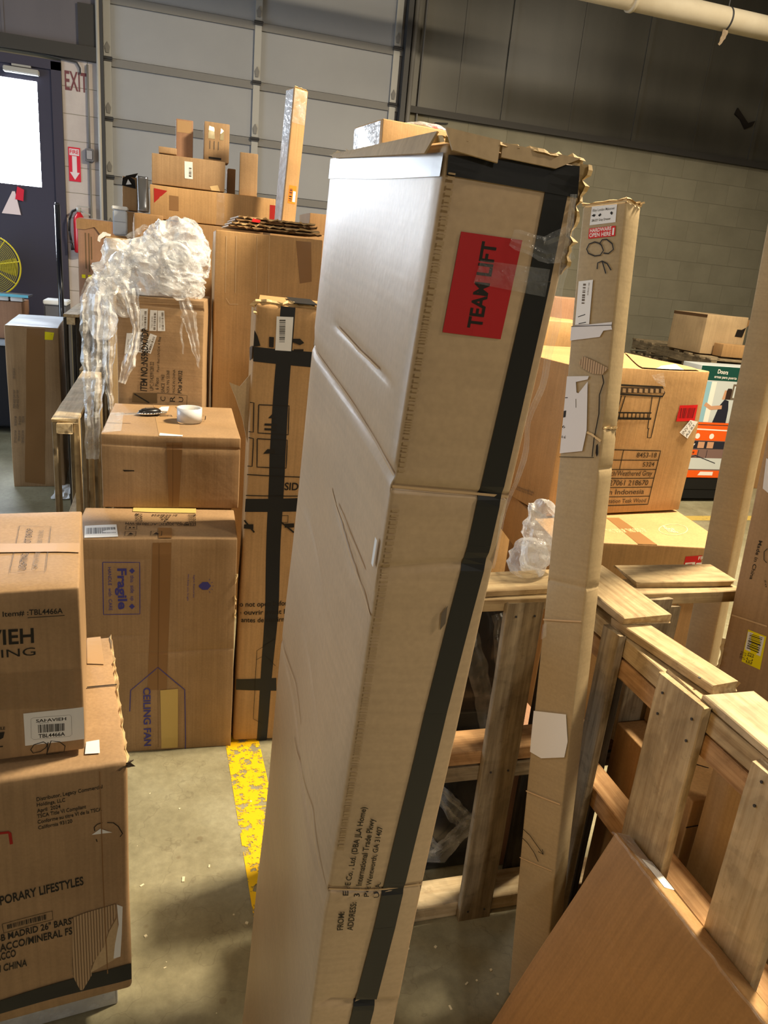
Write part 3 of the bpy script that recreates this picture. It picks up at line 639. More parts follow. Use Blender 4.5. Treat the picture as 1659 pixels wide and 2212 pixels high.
taped.line('f',[(-0.0098,0.932),(0.1767,0.9309)],0.003,M_ink)
taped.line('f',[(-0.0078,0.8672),(0.1813,0.8701)],0.003,M_ink)
taped.quad('arrow_print','f',[(0.0457,1.0866),(0.0802,1.0875),(0.0806,1.0813),(0.0449,1.0804)],M_ink)
taped.quad('arrow_print','f',[(0.0453,1.0729),(0.081,1.0738),(0.0814,1.0676),(0.0456,1.0667)],M_ink)
taped.quad('arrow_print','f',[(0.055,1.1027),(0.0663,1.1157),(0.0768,1.1028)],M_ink)
taped.quad('umbrella_print','f',[(0.0447,0.9974),(0.0561,1.012),(0.0775,1.0132),(0.0783,1.0005)],M_ink)
taped.quad('logo_print','f',[(-0.0012,1.3479),(0.0112,1.3318),(0.0207,1.3067),(0.0012,1.3021)],M_ink)
taped.quad('logo_print','f',[(0.0436,1.3341),(0.0576,1.3342),(0.0582,1.3058),(0.0453,1.3058)],M_ink)
taped.quad('logo_print','f',[(0.1106,1.3347),(0.1312,1.3365),(0.1439,1.3259),(0.1325,1.3191),(0.1113,1.3248)],M_ink)
taped.quad('logo_print','f',[(0.1156,1.3059),(0.1435,1.3082),(0.1439,1.3024),(0.116,1.3001)],M_ink)
taped.line('f',[(-0.009,0.7877),(0.0337,0.7485)],0.005,M_ink)
taped.quad('cart_print','f',[(-0.0071,0.7743),(0.0291,0.7754),(0.03,0.7585),(-0.0065,0.7609)],M_ink)
taped.line('f',[(0.1107,0.7847),(0.1549,0.7484)],0.005,M_ink)
taped.quad('cart_print','f',[(0.1239,0.7783),(0.1527,0.7792),(0.1536,0.7655),(0.1248,0.7647)],M_ink)
taped.line('f',[(0.1107,0.805),(0.1316,0.8057),(0.1332,0.782),(0.1122,0.7813)],0.002,M_ink)
taped.line('f',[(0.1164,0.3838),(0.062,0.3428),(0.0641,0.0881),(0.094,0.0706)],0.0015,M_ink)
taped.line('f',[(0.0625,0.3085),(0.0865,0.3234),(0.126,0.2842)],0.0015,M_ink)
team.quad('sticker','f',[(0.0195,1.5818),(0.0655,1.582),(0.0646,1.5106),(0.0189,1.5107)],M_red)
team.text('f','TEAM LIFT',(0.0475,1.5165),(0.0466,1.5777),0.0104,M_ink,bold=0.03)
team.quad('tape','f',[(0.0755,1.6168),(0.0934,1.6194),(0.0948,1.5565),(0.0764,1.5544)],M_black)
team.quad('tape','f',[(0.0766,1.5543),(0.095,1.5564),(0.0954,1.3373),(0.0744,1.3367)],M_black)
team.quad('tape','f',[(0.0744,1.3367),(0.0954,1.3373),(0.0872,1.1631),(0.0642,1.164)],M_black)
team.quad('tape','f',[(0.0642,1.164),(0.0872,1.1631),(0.08,0.8818),(0.0553,0.8856)],M_black)
team.quad('tape','f',[(0.0553,0.8856),(0.08,0.8818),(0.0662,0.6065),(0.0397,0.6135)],M_black)
team.quad('tape','f',[(0.0015,1.629),(0.0981,1.6362),(0.1017,1.6155),(0.0025,1.6163)],M_black)
team.quad('tape','l',[(-0.0042,1.6331),(0.456,1.6302),(0.4615,1.615),(-0.0027,1.6108)],M_silver)
team.quad('clear_tape','f',[(0.0371,1.5648),(0.0921,1.565),(0.0931,1.5451),(0.035,1.5484)],M_clear)
team.text('f','FROM:',(0.0218,0.8871),(0.0205,0.9137),0.0061,M_ink,bold=0.015)
team.text('f','ADDRESS:',(0.0323,0.886),(0.0315,0.9272),0.0061,M_ink,bold=0.015)
team.text('f','E & E Co. , Ltd. (DBA JLA Home)',(0.0215,0.9371),(0.0242,1.0543),0.0055,M_ink,bold=0.015)
team.text('f','311 International Trade Pkwy',(0.0333,0.9355),(0.0346,1.04),0.0058,M_ink,bold=0.015)
team.text('f','Port Wentworth, GA 31407',(0.0431,0.9352),(0.044,1.0299),0.0051,M_ink,bold=0.015)
team.text('f','U.S.A.',(0.0538,0.9338),(0.0528,0.9552),0.0054,M_ink,bold=0.015)
team.quad('tape','f',[(.0397,.6135),(.0662,.6065),(.050,.002),(.024,.002)],M_black)
hw.quad('label','f',[(0.0195,1.6998),(0.0695,1.6993),(0.0703,1.6684),(0.0186,1.667)],M_white)
hw.text('f','Riley London Makeover',(0.0219,1.6904),(0.0662,1.6907),0.0045,M_ink,bold=0.01)
hw.text('f','28632Y Gray Dresser',(0.0218,1.6729),(0.0601,1.6737),0.0040,M_ink,bold=0.01)
hw.quad('marker_spot','f',[(0.0206,1.6833),(0.0249,1.6862),(0.0296,1.6846),(0.0267,1.6812)],M_ink)
hw.quad('marker_spot','f',[(0.034,1.6835),(0.0387,1.6865),(0.0408,1.6835),(0.0369,1.6806)],M_ink)
hw.quad('marker_spot','f',[(0.0575,1.6851),(0.0602,1.6879),(0.0637,1.6849),(0.0614,1.6813)],M_ink)
hw.quad('sticker','f',[(0.0187,1.6615),(0.0715,1.6623),(0.0726,1.6446),(0.0188,1.6431)],M_redb)
hw.text('f','HARDWARE',(0.0209,1.654),(0.0639,1.6554),0.0063,M_whitep,bold=0.02)
hw.text('f','OPEN HERE',(0.0205,1.6457),(0.064,1.6461),0.0067,M_whitep,bold=0.02)
hw.line('f',[(0.0682,1.6465),(0.068,1.6588)],0.0035,M_whitep)
hw.line('f',[(0.0436,1.6331),(0.0331,1.6367),(0.0219,1.6336),(0.0177,1.625),(0.0225,1.6169),(0.0359,1.6116),(0.0473,1.6124),(0.0526,1.6204),(0.0478,1.6295),(0.0436,1.6331)],0.0022,M_ink)
hw.line('f',[(0.0436,1.6331),(0.0479,1.6394),(0.0566,1.6398),(0.0687,1.6313),(0.0724,1.6212),(0.0633,1.6142),(0.0531,1.616)],0.0022,M_ink)
hw.line('f',[(0.0438,1.5878),(0.0438,1.5989),(0.0523,1.6017),(0.0629,1.5967),(0.0722,1.5846)],0.0022,M_ink)
hw.line('f',[(0.0523,1.6017),(0.0624,1.5791)],0.0022,M_ink)
hw.quad('label','f',[(0.0077,1.567),(0.0375,1.5689),(0.0384,1.4882),(0.0082,1.4865)],M_white)
hw.line('f',[(0.0132,1.5015),(0.0285,1.5059)],0.0015,M_ink)
hw.line('f',[(0.0159,1.4888),(0.0315,1.4915)],0.0015,M_ink)
hw.bars('f',[(0.0184,1.5256),(0.0179,1.5654),(0.0237,1.5652),(0.0245,1.5254)],14,M_grey)
hw.text('f','00 PROD 1402',(0.0311,1.5412),(0.0316,1.5638),0.0026,M_grey)
hw.quad('label','f',[(0.0003,1.4841),(0.0851,1.4919),(0.0848,1.484),(0.0867,1.4784),(0.0693,1.4762),(0.063,1.4648),(0.0006,1.4572)],M_whitesh)
hw.quad('label','f',[(-0.0024,1.3894),(0.048,1.3921),(0.0461,1.3857),(0.0214,1.3798),(0.0249,1.3598),(0.0291,1.3588),(0.0465,1.3817),(0.0542,1.2902),(0.0493,1.2499),(-0.0063,1.2399)],M_whitesh)
hw.line('f',[(-0.0026,1.3485),(0.007,1.3491)],0.0016,M_ink)
hw.quad('marker_spot','f',[(-0.0026,1.3229),(0.0064,1.3243),(0.0061,1.3114),(-0.0026,1.31)],M_ink)
hw.text('f','-6',(-0.0037,1.2893),(0.0073,1.2903),0.0054,M_ink)
hw.line('f',[(0.0249,1.3478),(0.0268,1.3312)],0.001,M_ink)
hw.text('f','44  wall',(0.0018,1.2693),(0.0106,1.2702),0.0061,M_ink)
hw.quad('torn_patch','f',[(0.024,1.4166),(0.0333,1.4285),(0.0579,1.4199),(0.0873,1.4083),(0.076,1.3963),(0.0553,1.3966),(0.0331,1.4063)],M_flute)
hw.quad('slit','f',[(0.0778,1.2639),(0.081,1.2678),(0.0833,1.2478),(0.0813,1.2423),(0.0781,1.2496)],M_dark)
hw.line('f',[(0.0761,1.3952),(0.0803,1.3815),(0.074,1.358),(0.0767,1.323),(0.0743,1.2992),(0.0718,1.2752),(0.0717,1.2416)],0.002,M_dark)
hw.line('f',[(-0.0013,1.233),(0.0757,1.2407)],0.0012,M_dark)
hw.line('f',[(0.0004,1.4837),(0.0857,1.4863)],0.001,M_dark)
hw.line('f',[(-0.0095,0.8967),(0.1148,0.9168)],0.003,M_crease)
hw.line('f',[(-0.0006,0.5112),(0.084,0.5184)],0.003,M_crease)
hw.line('f',[(0.0003,0.3494),(0.081,0.3598)],0.002,M_crease)
hw.quad('label','f',[(-0.009,0.6951),(0.0755,0.7153),(0.0858,0.6602),(0.0823,0.6237),(0.0296,0.5992),(0.0017,0.6024),(-0.0058,0.6411)],M_white)
hw.line('f',[(0.0033,0.4206),(0.0206,0.4154),(0.0404,0.4012),(0.058,0.3879)],0.0018,M_ink)
hw.line('f',[(-0.0033,0.4003),(0.0172,0.3943),(0.0352,0.381),(0.0478,0.365)],0.0018,M_ink)
hw.line('f',[(0.0454,0.3881),(0.058,0.3879),(0.0544,0.3981)],0.0018,M_ink)
hw.quad('clear_tape','f',[(-0.0225,0.8847),(0.0098,0.8938),(0.013,0.8633),(-0.021,0.8533)],M_clear)
stool.line('f',[(0.1191,0.4681),(0.2252,0.4754),(0.4117,0.4749),(0.4268,0.4539),(0.4207,0.4414),(0.2294,0.4437),(0.1265,0.4348)],0.006,M_ink)
stool.quad('seat_print','f',[(0.1197,0.4655),(0.4121,0.4733),(0.4174,0.4537),(0.1245,0.444)],M_inkl)
stool.quad('slat_gap_print','f',[(0.2312,0.4646),(0.2451,0.4639),(0.2472,0.4496),(0.2326,0.4504)],M_card)
stool.quad('slat_gap_print','f',[(0.2558,0.4653),(0.2699,0.4645),(0.272,0.4502),(0.2573,0.451)],M_card)
stool.quad('slat_gap_print','f',[(0.2807,0.4659),(0.2948,0.4652),(0.297,0.4508),(0.2821,0.4516)],M_card)
stool.quad('slat_gap_print','f',[(0.3056,0.4666),(0.3199,0.4658),(0.3221,0.4514),(0.3072,0.4522)],M_card)
stool.quad('slat_gap_print','f',[(0.3308,0.4672),(0.3452,0.4665),(0.3475,0.452),(0.3324,0.4528)],M_card)
stool.quad('slat_gap_print','f',[(0.3562,0.4679),(0.3706,0.4671),(0.373,0.4527),(0.3578,0.4534)],M_card)
stool.quad('slat_gap_print','f',[(0.3817,0.4685),(0.3963,0.4678),(0.3987,0.4533),(0.3834,0.454)],M_card)
stool.quad('slat_gap_print','f',[(0.4074,0.4692),(0.4221,0.4685),(0.4246,0.4539),(0.4092,0.4546)],M_card)
stool.line('f',[(0.371,0.4386),(0.3794,0.3229),(0.3866,0.323)],0.004,M_ink)
stool.line('f',[(0.4089,0.4394),(0.4027,0.2893),(0.3866,0.2893),(0.383,0.323)],0.004,M_ink)
stool.line('f',[(0.2478,0.4386),(0.2353,0.3465)],0.004,M_ink)
stool.line('f',[(0.2307,0.4383),(0.2267,0.3828)],0.004,M_ink)
stool.line('f',[(0.1664,0.3775),(0.3825,0.3804)],0.005,M_ink)
stool.line('f',[(0.171,0.357),(0.3866,0.3593)],0.008,M_ink)
stool.line('f',[(0.2383,0.3773),(0.2415,0.3583)],0.004,M_ink)
stool.line('f',[(0.2563,0.3776),(0.2596,0.3585)],0.004,M_ink)
stool.line('f',[(0.2744,0.3778),(0.2777,0.3587)],0.004,M_ink)
stool.line('f',[(0.2926,0.3781),(0.2959,0.3589)],0.004,M_ink)
stool.line('f',[(0.3109,0.3783),(0.3143,0.3591)],0.004,M_ink)
stool.line('f',[(0.3293,0.3786),(0.3327,0.3593)],0.004,M_ink)
stool.line('f',[(0.3478,0.3788),(0.3513,0.3595)],0.004,M_ink)
stool.line('f',[(0.3663,0.3791),(0.3699,0.3597)],0.004,M_ink)
stool.line('f',[(0.1691,0.2443),(0.4583,0.2407),(0.4575,0.0291),(0.195,0.0338)],0.0035,M_ink)
stool.line('f',[(0.1778,0.2057),(0.4581,0.2048)],0.003,M_ink)
stool.line('f',[(0.1856,0.1708),(0.458,0.1687)],0.003,M_ink)
stool.line('f',[(0.1826,0.1376),(0.4566,0.134)],0.003,M_ink)
stool.line('f',[(0.1867,0.1033),(0.4561,0.0985)],0.003,M_ink)
stool.line('f',[(0.1874,0.0682),(0.458,0.0621)],0.003,M_ink)
stool.line('f',[(0.2898,0.2418),(0.2896,0.1714)],0.003,M_ink)
stool.text('f','8453-18',(0.3538,0.2155),(0.4441,0.2158),0.0177,M_inkl,bold=0.01)
stool.text('f','5324',(0.3903,0.1806),(0.4435,0.181),0.0167,M_inkl,bold=0.01)
stool.text('f','Finish: Birch/Weathered Gray',(0.1629,0.1479),(0.4441,0.1447),0.0188,M_inkl,bold=0.01)
stool.text('f','UPC 727061 218670',(0.171,0.1114),(0.4351,0.1071),0.0200,M_inkl,bold=0.01)
stool.text('f','Made in Indonesia',(0.1645,0.0773),(0.4251,0.073),0.0189,M_inkl,bold=0.01)
stool.text('f','Made of Sustainable Plantation Teak Wood',(0.0342,0.0474),(0.4429,0.039),0.0152,M_inkl,bold=0.01)
stool.quad('sticker','f',[(0.5049,0.411),(0.591,0.4137),(0.591,0.3537),(0.5021,0.3517)],M_redb)
stool.bars('f',[(0.5054,0.4012),(0.5844,0.4025),(0.5802,0.3643),(0.5085,0.3635)],16,M_darkred)
stool.quad('label','f',[(0.567,0.3571),(0.6098,0.3498),(0.5719,0.287),(0.5271,0.3107)],M_white)
stool.text('f','INV 22',(0.5485,0.3019),(0.5815,0.3466),0.0138,M_grey)
stool.text('f','A2 83',(0.5663,0.293),(0.5965,0.3348),0.0110,M_ink)
stool.quad('tape','t',[(0.5702,0.4162),(0.7357,0.3973),(0.573,-0.0546),(0.3038,-0.0509)],M_tapel)
stool.quad('label','t',[(0.4677,0.0877),(0.5647,0.1193),(0.4968,-0.0079),(0.3658,-0.044)],M_white)
stool.quad('clear_tape','f',[(0.3472,0.5158),(0.4013,0.527),(0.4222,0.4763),(0.3749,0.4918)],M_clear)
stool.text('l','Contains one accent table. Handle',(0.4374,0.0464),(0.5496,0.057),0.0092,M_grey)
stool.text('l','with care. Keep dry. Indonesia',(0.4377,0.0373),(0.544,0.0474),0.0086,M_grey)
flatbox.quad('tape','t',[(0.286,0.2637),(0.3378,0.272),(0.36,-0.0178),(0.2913,-0.0295)],M_tape)
flatbox.text('t','THIS SIDE UP  THIS SIDE UP',(0.2301,0.0986),(0.3872,0.129),0.0335,M_cream)
flatbox.line('t',[(0.5609,0.1786),(0.5507,0.1627),(0.5373,0.1475),(0.5216,0.1339),(0.5047,0.1229),(0.4877,0.1152),(0.4718,0.1111),(0.4578,0.1109),(0.4467,0.1147),(0.4393,0.1222),(0.4359,0.1329),(0.4369,0.1461),(0.4423,0.1612),(0.4518,0.1769),(0.4648,0.1924),(0.4804,0.2065),(0.4977,0.2183),(0.5153,0.2267),(0.5321,0.2312),(0.5468,0.2315),(0.5583,0.2275),(0.5658,0.2194),(0.5688,0.208),(0.5671,0.194),(0.5609,0.1786)],0.003,M_cream)
flatbox.text('t','flat',(0.469,0.1408),(0.506,0.1381),0.0632,M_cream,bold=0.02)
flatbox.quad('sticker','f',[(0.469,0.1425),(0.5266,0.1499),(0.5294,0.0908),(0.4688,0.0822)],M_redb)
flatbox.text('f','FRAGILE',(0.5164,0.1334),(0.5832,0.1395),0.0115,M_whitep,bold=0.02)
flatbox.quad('fragile_print','f',[(0.4732,0.1199),(0.5083,0.1244),(0.5097,0.0899),(0.4732,0.0853)],M_whitep)
flatbox.quad('fragile_print','f',[(0.5124,0.1217),(0.5477,0.1263),(0.5492,0.0917),(0.5126,0.0871)],M_whitep)
flatbox.quad('glass_print','f',[(0.4809,0.1156),(0.4985,0.1182),(0.4979,0.1038),(0.4886,0.1022)],M_redb)
flatbox.line('f',[(0.4928,0.1035),(0.4921,0.092)],0.004,M_redb)
flatbox.line('f',[(0.4857,0.0905),(0.4989,0.0923)],0.004,M_redb)
saf.text('f','Item# : ',(0.3331,0.2773),(0.3713,0.2769),0.0086,M_ink,bold=0.015)
saf.text('f','TBL4466A',(0.3722,0.2768),(0.4229,0.275),0.0094,M_ink,bold=0.015)
saf.line('f',[(0.3698,0.2724),(0.4256,0.2706)],0.0012,M_ink)
saf.text('f','SAFAVIEH',(0.2323,0.2286),(0.3769,0.225),0.0269,M_ink,bold=0.02)
saf.text('f','LIGHTING',(0.2373,0.2028),(0.378,0.2006),0.0149,M_ink)
saf.quad('label','f',[(0.3528,0.0888),(0.4535,0.0883),(0.4484,0.0229),(0.3524,0.0245)],M_white)
saf.text('f','SAFAVIEH',(0.3716,0.0684),(0.4199,0.0665),0.0058,M_ink,bold=0.02)
saf.bars('f',[(0.3743,0.0636),(0.4172,0.0607),(0.4166,0.0457),(0.3741,0.047)],34,M_ink)
saf.text('f','TBL4466A',(0.374,0.0371),(0.4166,0.0357),0.0072,M_ink,bold=0.02)
saf.text('f','Powerwheel',(0.3758,0.0657),(0.3918,0.0649),0.0020,M_ink)
saf.line('f',[(0.364,0.0766),(0.3685,0.0785),(0.4263,0.0761),(0.4287,0.0724),(0.428,0.0361),(0.4244,0.0332),(0.3663,0.0352),(0.3627,0.0389),(0.364,0.0766)],0.0004,M_grey)
saf.line('f',[(0.3874,-0.0035),(0.3885,0.0218),(0.3817,0.0281),(0.3664,0.0248),(0.3613,0.0152),(0.365,0.0073),(0.3767,0.0088),(0.3855,0.0152),(0.3893,0.0264)],0.0016,M_ink)
saf.line('f',[(0.3867,-0.0042),(0.3939,0.0283),(0.408,0.024),(0.4169,0.0141),(0.4154,0.0024),(0.4027,-0.0035),(0.3868,-0.0021)],0.0016,M_ink)
saf.text('f','FRAGILE',(0.2991,0.0635),(0.3231,0.0624),0.0054,M_ink,bold=0.02)
saf.quad('glass_print','f',[(0.3044,0.0576),(0.3222,0.0579),(0.3192,0.0465),(0.3132,0.0436),(0.3056,0.046)],M_ink)
saf.line('f',[(0.3027,0.0299),(0.3178,0.0296)],0.002,M_ink)
saf.quad('tape','f',[(0.2314,0.1745),(0.4558,0.1652),(0.4546,0.0895),(0.226,0.1086)],M_tapec)
saf.line('t',[(0.337,0.3104),(0.3941,0.3012),(0.396,0.0622),(0.3402,0.0684),(0.337,0.3104)],0.0008,M_ink)
saf.text('t','LIGHTING DO NOT DROP',(0.3646,0.077),(0.3625,0.2948),0.0112,M_inkl)
saf.text('t','CARTON WEIGHT 7.30 LBS / 3.32 KG',(0.3825,0.0762),(0.3822,0.2828),0.0079,M_grey)
saf.quad('tape','t',[(0.268,0.2248),(0.4553,0.2003),(0.4558,0.1519),(0.2739,0.1771)],M_tapel)
leg.text('f','Distributor, Legacy Commercial',(0.3476,0.4979),(0.4565,0.5024),0.0074,M_ink,bold=0.015)
leg.text('f','Holdings, LLC',(0.3475,0.4868),(0.3936,0.4874),0.0072,M_ink,bold=0.015)
leg.text('f','April  2024',(0.3473,0.4741),(0.3855,0.4753),0.0075,M_ink,bold=0.015)
leg.text('f','TSCA Title VI Compliant',(0.3471,0.4627),(0.4279,0.466),0.0075,M_ink,bold=0.015)
leg.text('f','Conforme au titre VI de la TSCA',(0.3473,0.4506),(0.4545,0.4548),0.0075,M_ink,bold=0.015)
leg.text('f','California 93120',(0.3476,0.4386),(0.4038,0.4403),0.0073,M_ink,bold=0.015)
leg.text('f','CONTEMPORARY LIFESTYLES',(0.2122,0.2853),(0.4195,0.2921),0.0193,M_ink,bold=0.02)
leg.line('f',[(0.2301,0.4501),(0.3001,0.4438),(0.3023,0.4411),(0.3035,0.4174)],0.005,M_redp)
leg.text('f','L1734-B MADRID 26" BARSTOOL',(0.2377,0.2028),(0.4334,0.2049),0.0149,M_ink,bold=0.02)
leg.text('f','TOBACCO/MINERAL FSH',(0.244,0.1783),(0.4061,0.1794),0.0166,M_ink,bold=0.02)
leg.text('f','TOBACCO',(0.2427,0.1587),(0.2981,0.1583),0.0164,M_ink,bold=0.02)
leg.text('f','MADE IN CHINA',(0.2209,0.134),(0.3154,0.1281),0.0159,M_ink,bold=0.02)
leg.line('f',[(0.2794,0.2431),(0.3637,0.2461),(0.3641,0.2251),(0.2811,0.2211),(0.2794,0.2431)],0.001,M_ink)
leg.bars('f',[(0.2872,0.2382),(0.3557,0.2412),(0.3558,0.2293),(0.2876,0.2283)],40,M_ink)
leg.line('f',[(0.4411,0.4131),(0.4403,0.4217),(0.4458,0.4273),(0.4543,0.4288)],0.0018,M_ink)
leg.line('f',[(0.4628,0.4268),(0.4735,0.4233),(0.482,0.4128),(0.4893,0.3939),(0.4849,0.3879)],0.0018,M_ink)
leg.line('f',[(0.4432,0.3943),(0.4448,0.3877)],0.0018,M_ink)
leg.quad('torn_paper','f',[(0.4356,0.4061),(0.4508,0.4163),(0.4624,0.4078),(0.4714,0.4021)],M_white)
leg.quad('tape','f',[(.001,.074),(.25,.062),(.25,.03),(.001,.042)],M_black)
leg.quad('tape','f',[(.25,.062),(.499,.071),(.499,.029),(.25,.03)],M_black)
leg.quad('torn_patch','f',[(0.3983,0.2201),(0.4207,0.2251),(0.4754,0.2294),(0.4725,0.1964),(0.4595,0.1679),(0.4495,0.1303),(0.4257,0.0891),(0.4262,0.0647),(0.4061,0.0265),(0.3956,0.0631),(0.3918,0.0839)],M_flute)
leg.quad('torn_patch_edge','f',[(0.4755,0.1955),(0.4785,0.1458),(0.4718,0.0936),(0.4241,0.072),(0.4329,0.101),(0.4495,0.1303),(0.4606,0.166)],M_cardl)
leg.quad('torn_paper','f',[(0.4765,0.2275),(0.4866,0.2189),(0.4832,0.1506),(0.4792,0.0958),(0.4667,0.0948),(0.4701,0.1296),(0.4783,0.1774)],M_white)
leg.quad('label','f',[(0.297,0.5844),(0.3597,0.5806),(0.3595,0.5743),(0.2966,0.5787)],M_white)
leg.quad('tape','t',[(0.4441,0.4982),(0.4742,0.4884),(0.4772,0.354),(0.4413,0.3624)],M_tapel)
leg.line('t',[(0.4383,0.2636),(0.4978,0.2666)],0.004,M_dark)
leg.quad('label','t',[(0.4324,0.0706),(0.4554,0.0724),(0.4547,0.0317),(0.4292,0.0349)],M_white)
left.quad('sticker','f',[(0.2233,0.9861),(0.2754,0.9828),(0.2656,0.9384),(0.2199,0.9383)],M_yellow)
left.quad('tape','f',[(0.1235,0.9993),(0.224,1.0024),(0.1793,0.0132),(0.0637,0.0284)],M_tape)
left.text('f','ITEM 4302 GW NW',(0.0451,0.6906),(0.0488,0.7572),0.0133,M_grey)
left.text('f','ITEM 4302 GW NW',(0.0349,0.508),(0.0414,0.6235),0.0134,M_grey)
left.text('f','ITEM 4302 GW NW',(0.0533,0.5086),(0.0596,0.6242),0.0135,M_grey)
left.text('f','ITEM 4302 GW NW',(0.0349,0.3979),(0.0384,0.4602),0.0135,M_grey)
left.text('f','ITEM 4302 GW NW',(0.06,0.4054),(0.063,0.4608),0.0136,M_grey)
left.text('f','ITEM 4302 GW NW',(0.0793,0.4197),(0.0814,0.4613),0.0136,M_grey)
left.text('f','ITEM 4302 GW NW',(0.0287,0.2861),(0.0334,0.3701),0.0136,M_grey)
left.text('f','ITEM 4302 GW NW',(0.0512,0.3005),(0.055,0.3705),0.0136,M_grey)
left.text('f','ITEM 4302 GW NW',(0.0723,0.2867),(0.0767,0.371),0.0138,M_grey)
china.text('f','Made in China',(0.0269,1.0468),(0.0241,0.9509),0.0071,M_ink,bold=0.01)
china.quad('sticker','f',[(0.044,0.8305),(0.0841,0.8272),(0.0865,0.7438),(0.0452,0.7491)],M_yellow)
china.quad('label','f',[(0.0448,0.8259),(0.0806,0.8243),(0.0811,0.7761),(0.0463,0.7809)],M_white)
china.bars('f',[(0.0496,0.7854),(0.0494,0.8237),(0.0768,0.8229),(0.0764,0.7824)],16,M_ink)
china.text('f','UV 72 0',(0.0512,0.7547),(0.0519,0.7731),-0.0124,M_inkl)
china.text('f','IEC 83',(0.0675,0.7495),(0.068,0.7759),-0.0132,M_inkl)
china.text('f','02',(0.0632,0.9428),(0.0579,0.9597),-0.0032,M_ink)
china.line('f',[(0.0478,1.0329),(0.0424,1.0238),(0.0455,1.005),(0.0524,0.9994)],0.0015,M_ink)
china.quad('label','f',[(0.0073,1.234),(0.0153,1.2327),(0.0301,1.1555),(0.0125,1.1662)],M_whitesh)
china.line('f',[(0.0033,0.8536),(0.0808,0.8515)],0.004,M_crease)
carton.quad('label','t',[(0.0695,0.0377),(0.0694,0.0589),(0.138,0.0527),(0.1385,0.0376)],M_white)
carton.quad('clear_tape','t',[(0.0025,-0.0022),(-0.0024,0.0395),(0.1096,0.0322),(0.0919,0.0023)],M_clear)
# ================================================================== WOODEN CRATE SIDES AND PALLETS
def plank(parent, name, c, size, mat, rot=(0, 0, 0), seed=0, rag=0.0, warp=0.002):
    """one board, long axis local x, with slightly worn edges and uneven ends"""
    l, w, t = size; rr = random.Random(seed + int(abs(c[0] * 991) + abs(c[1] * 373) + abs(c[2] * 117)))
    n = max(2, int(l / 0.06)); V = []; F = []; ph = rr.uniform(0, 50)
    prof = [(-w / 2, -t / 2 + .002), (-w / 2 + .002, -t / 2), (w / 2 - .002, -t / 2), (w / 2, -t / 2 + .002), (w / 2, t / 2 - .002), (w / 2 - .002, t / 2), (-w / 2 + .002, t / 2), (-w / 2, t / 2 - .002)]
    for i in range(n + 1):
        x = -l / 2 + l * i / n
        for y, z in prof:
            e = 0
            if i in (0, n): e = rr.uniform(-1, 1) * max(rag, .002)
            V.append((x + e, y + warp * noise.noise(Vector((x * 6, y * 20, ph))), z + warp * .6 * noise.noise(Vector((x * 4, ph, z * 10)))))
    for i in range(n):
        for k in range(8): a = i * 8 + k; b = i * 8 + (k + 1) % 8; F.append((a, b, b + 8, a + 8))
    F.append(tuple(range(7, -1, -1))); F.append(tuple(n * 8 + k for k in range(8)))
    o = mesh_obj(name, V, F, mat, parent); o.location = c; o.rotation_euler = rot; return o
UP = (0, R(-90), 0)                 # local x up, width along y
UPX = (0, R(-90), R(90))            # local x up, width along x
ALY = (0, 0, R(90))
def nails(parent, pts):
    for p in pts:
        o = MB().cyl((0, 0, 0), (0, 0, .0015), .0026, n=8).build('nail', M_hinge, parent); o.location = p[:3]; o.rotation_euler = p[3]

# back side of the open crate: beams along x, upright boards nailed to the front
p1 = thing('crate_side', 'upright wooden pallet behind the tall thin carton, with plastic bag on it', 'pallet', (0.85, 1.385, 0))
plank(p1, 'beam', (0.02, 0.0, .875), (.94, .085, .030), M_wood, rag=.012)
plank(p1, 'beam', (-.02, 0.0, .48), (.80, .085, .036), M_woodo)
plank(p1, 'beam', (-.02, 0.0, .435), (.80, .085, .040), M_woodg)
plank(p1, 'beam', (-.02, 0.0, .022), (.86, .085, .042), M_woodp)
plank(p1, 'board', (-.093, -.052, .443), (.882, .088, .018), M_woodg, UPX, rag=.006)
plank(p1, 'board', (-.30, -.052, .443), (.87, .088, .018), M_woodg, UPX, rag=.006)
plank(p1, 'board', (.27, -.052, .435), (.85, .082, .018), M_woodg, UPX, rag=.006)
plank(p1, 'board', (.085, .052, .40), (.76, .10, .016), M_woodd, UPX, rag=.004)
plank(p1, 'board', (.245, -.052, .69), (.38, .078, .018), M_woodg, UPX, rag=.004)
plank(p1, 'deck_board', (.355, .035, .898), (.26, .105, .015), M_wood, (0, 0, R(-2)), rag=.02)
plank(p1, 'deck_board', (-.08, .02, .898), (.24, .10, .015), M_wood, (0, 0, R(3)), rag=.02)
plank(p1, 'block', (.235, 0.0, .835), (.10, .08, .045), M_woodg)
nails(p1, [(x, -.062, z, (R(90), 0, 0)) for x in (-.115, -.07) for z in (.855, .45, .03)])
# near side of the crate, running towards the camera
p2 = thing('crate_side', 'wooden crate side of wide nailed boards the brown flat carton rests on', 'pallet', (0.944, 0.95, 0))
plank(p2, 'beam', (0, 0, .848), (.78, .062, .042), M_wood, ALY)
plank(p2, 'beam', (0, 0, .800), (.78, .062, .044), M_woodo, ALY)
plank(p2, 'beam', (0, 0, .475), (.78, .060, .050), M_woodo, ALY)
plank(p2, 'beam', (0, 0, .024), (.78, .060, .044), M_woodg, ALY)
plank(p2, 'deck_board', (.026, .383, .9005), (.27, .120, .019), M_wood, (0, 0, R(91)), rag=.006)
plank(p2, 'deck_board', (.018, .150, .8795), (.275, .066, .019), M_wood, (0, 0, R(98)), rag=.005)
plank(p2, 'deck_board', (.025, -.19, .878), (.36, .11, .016), M_woodp, ALY, rag=.004)
plank(p2, 'board', (-.041, .025, .440), (.876, .128, .018), M_wood, UP, rag=.004)
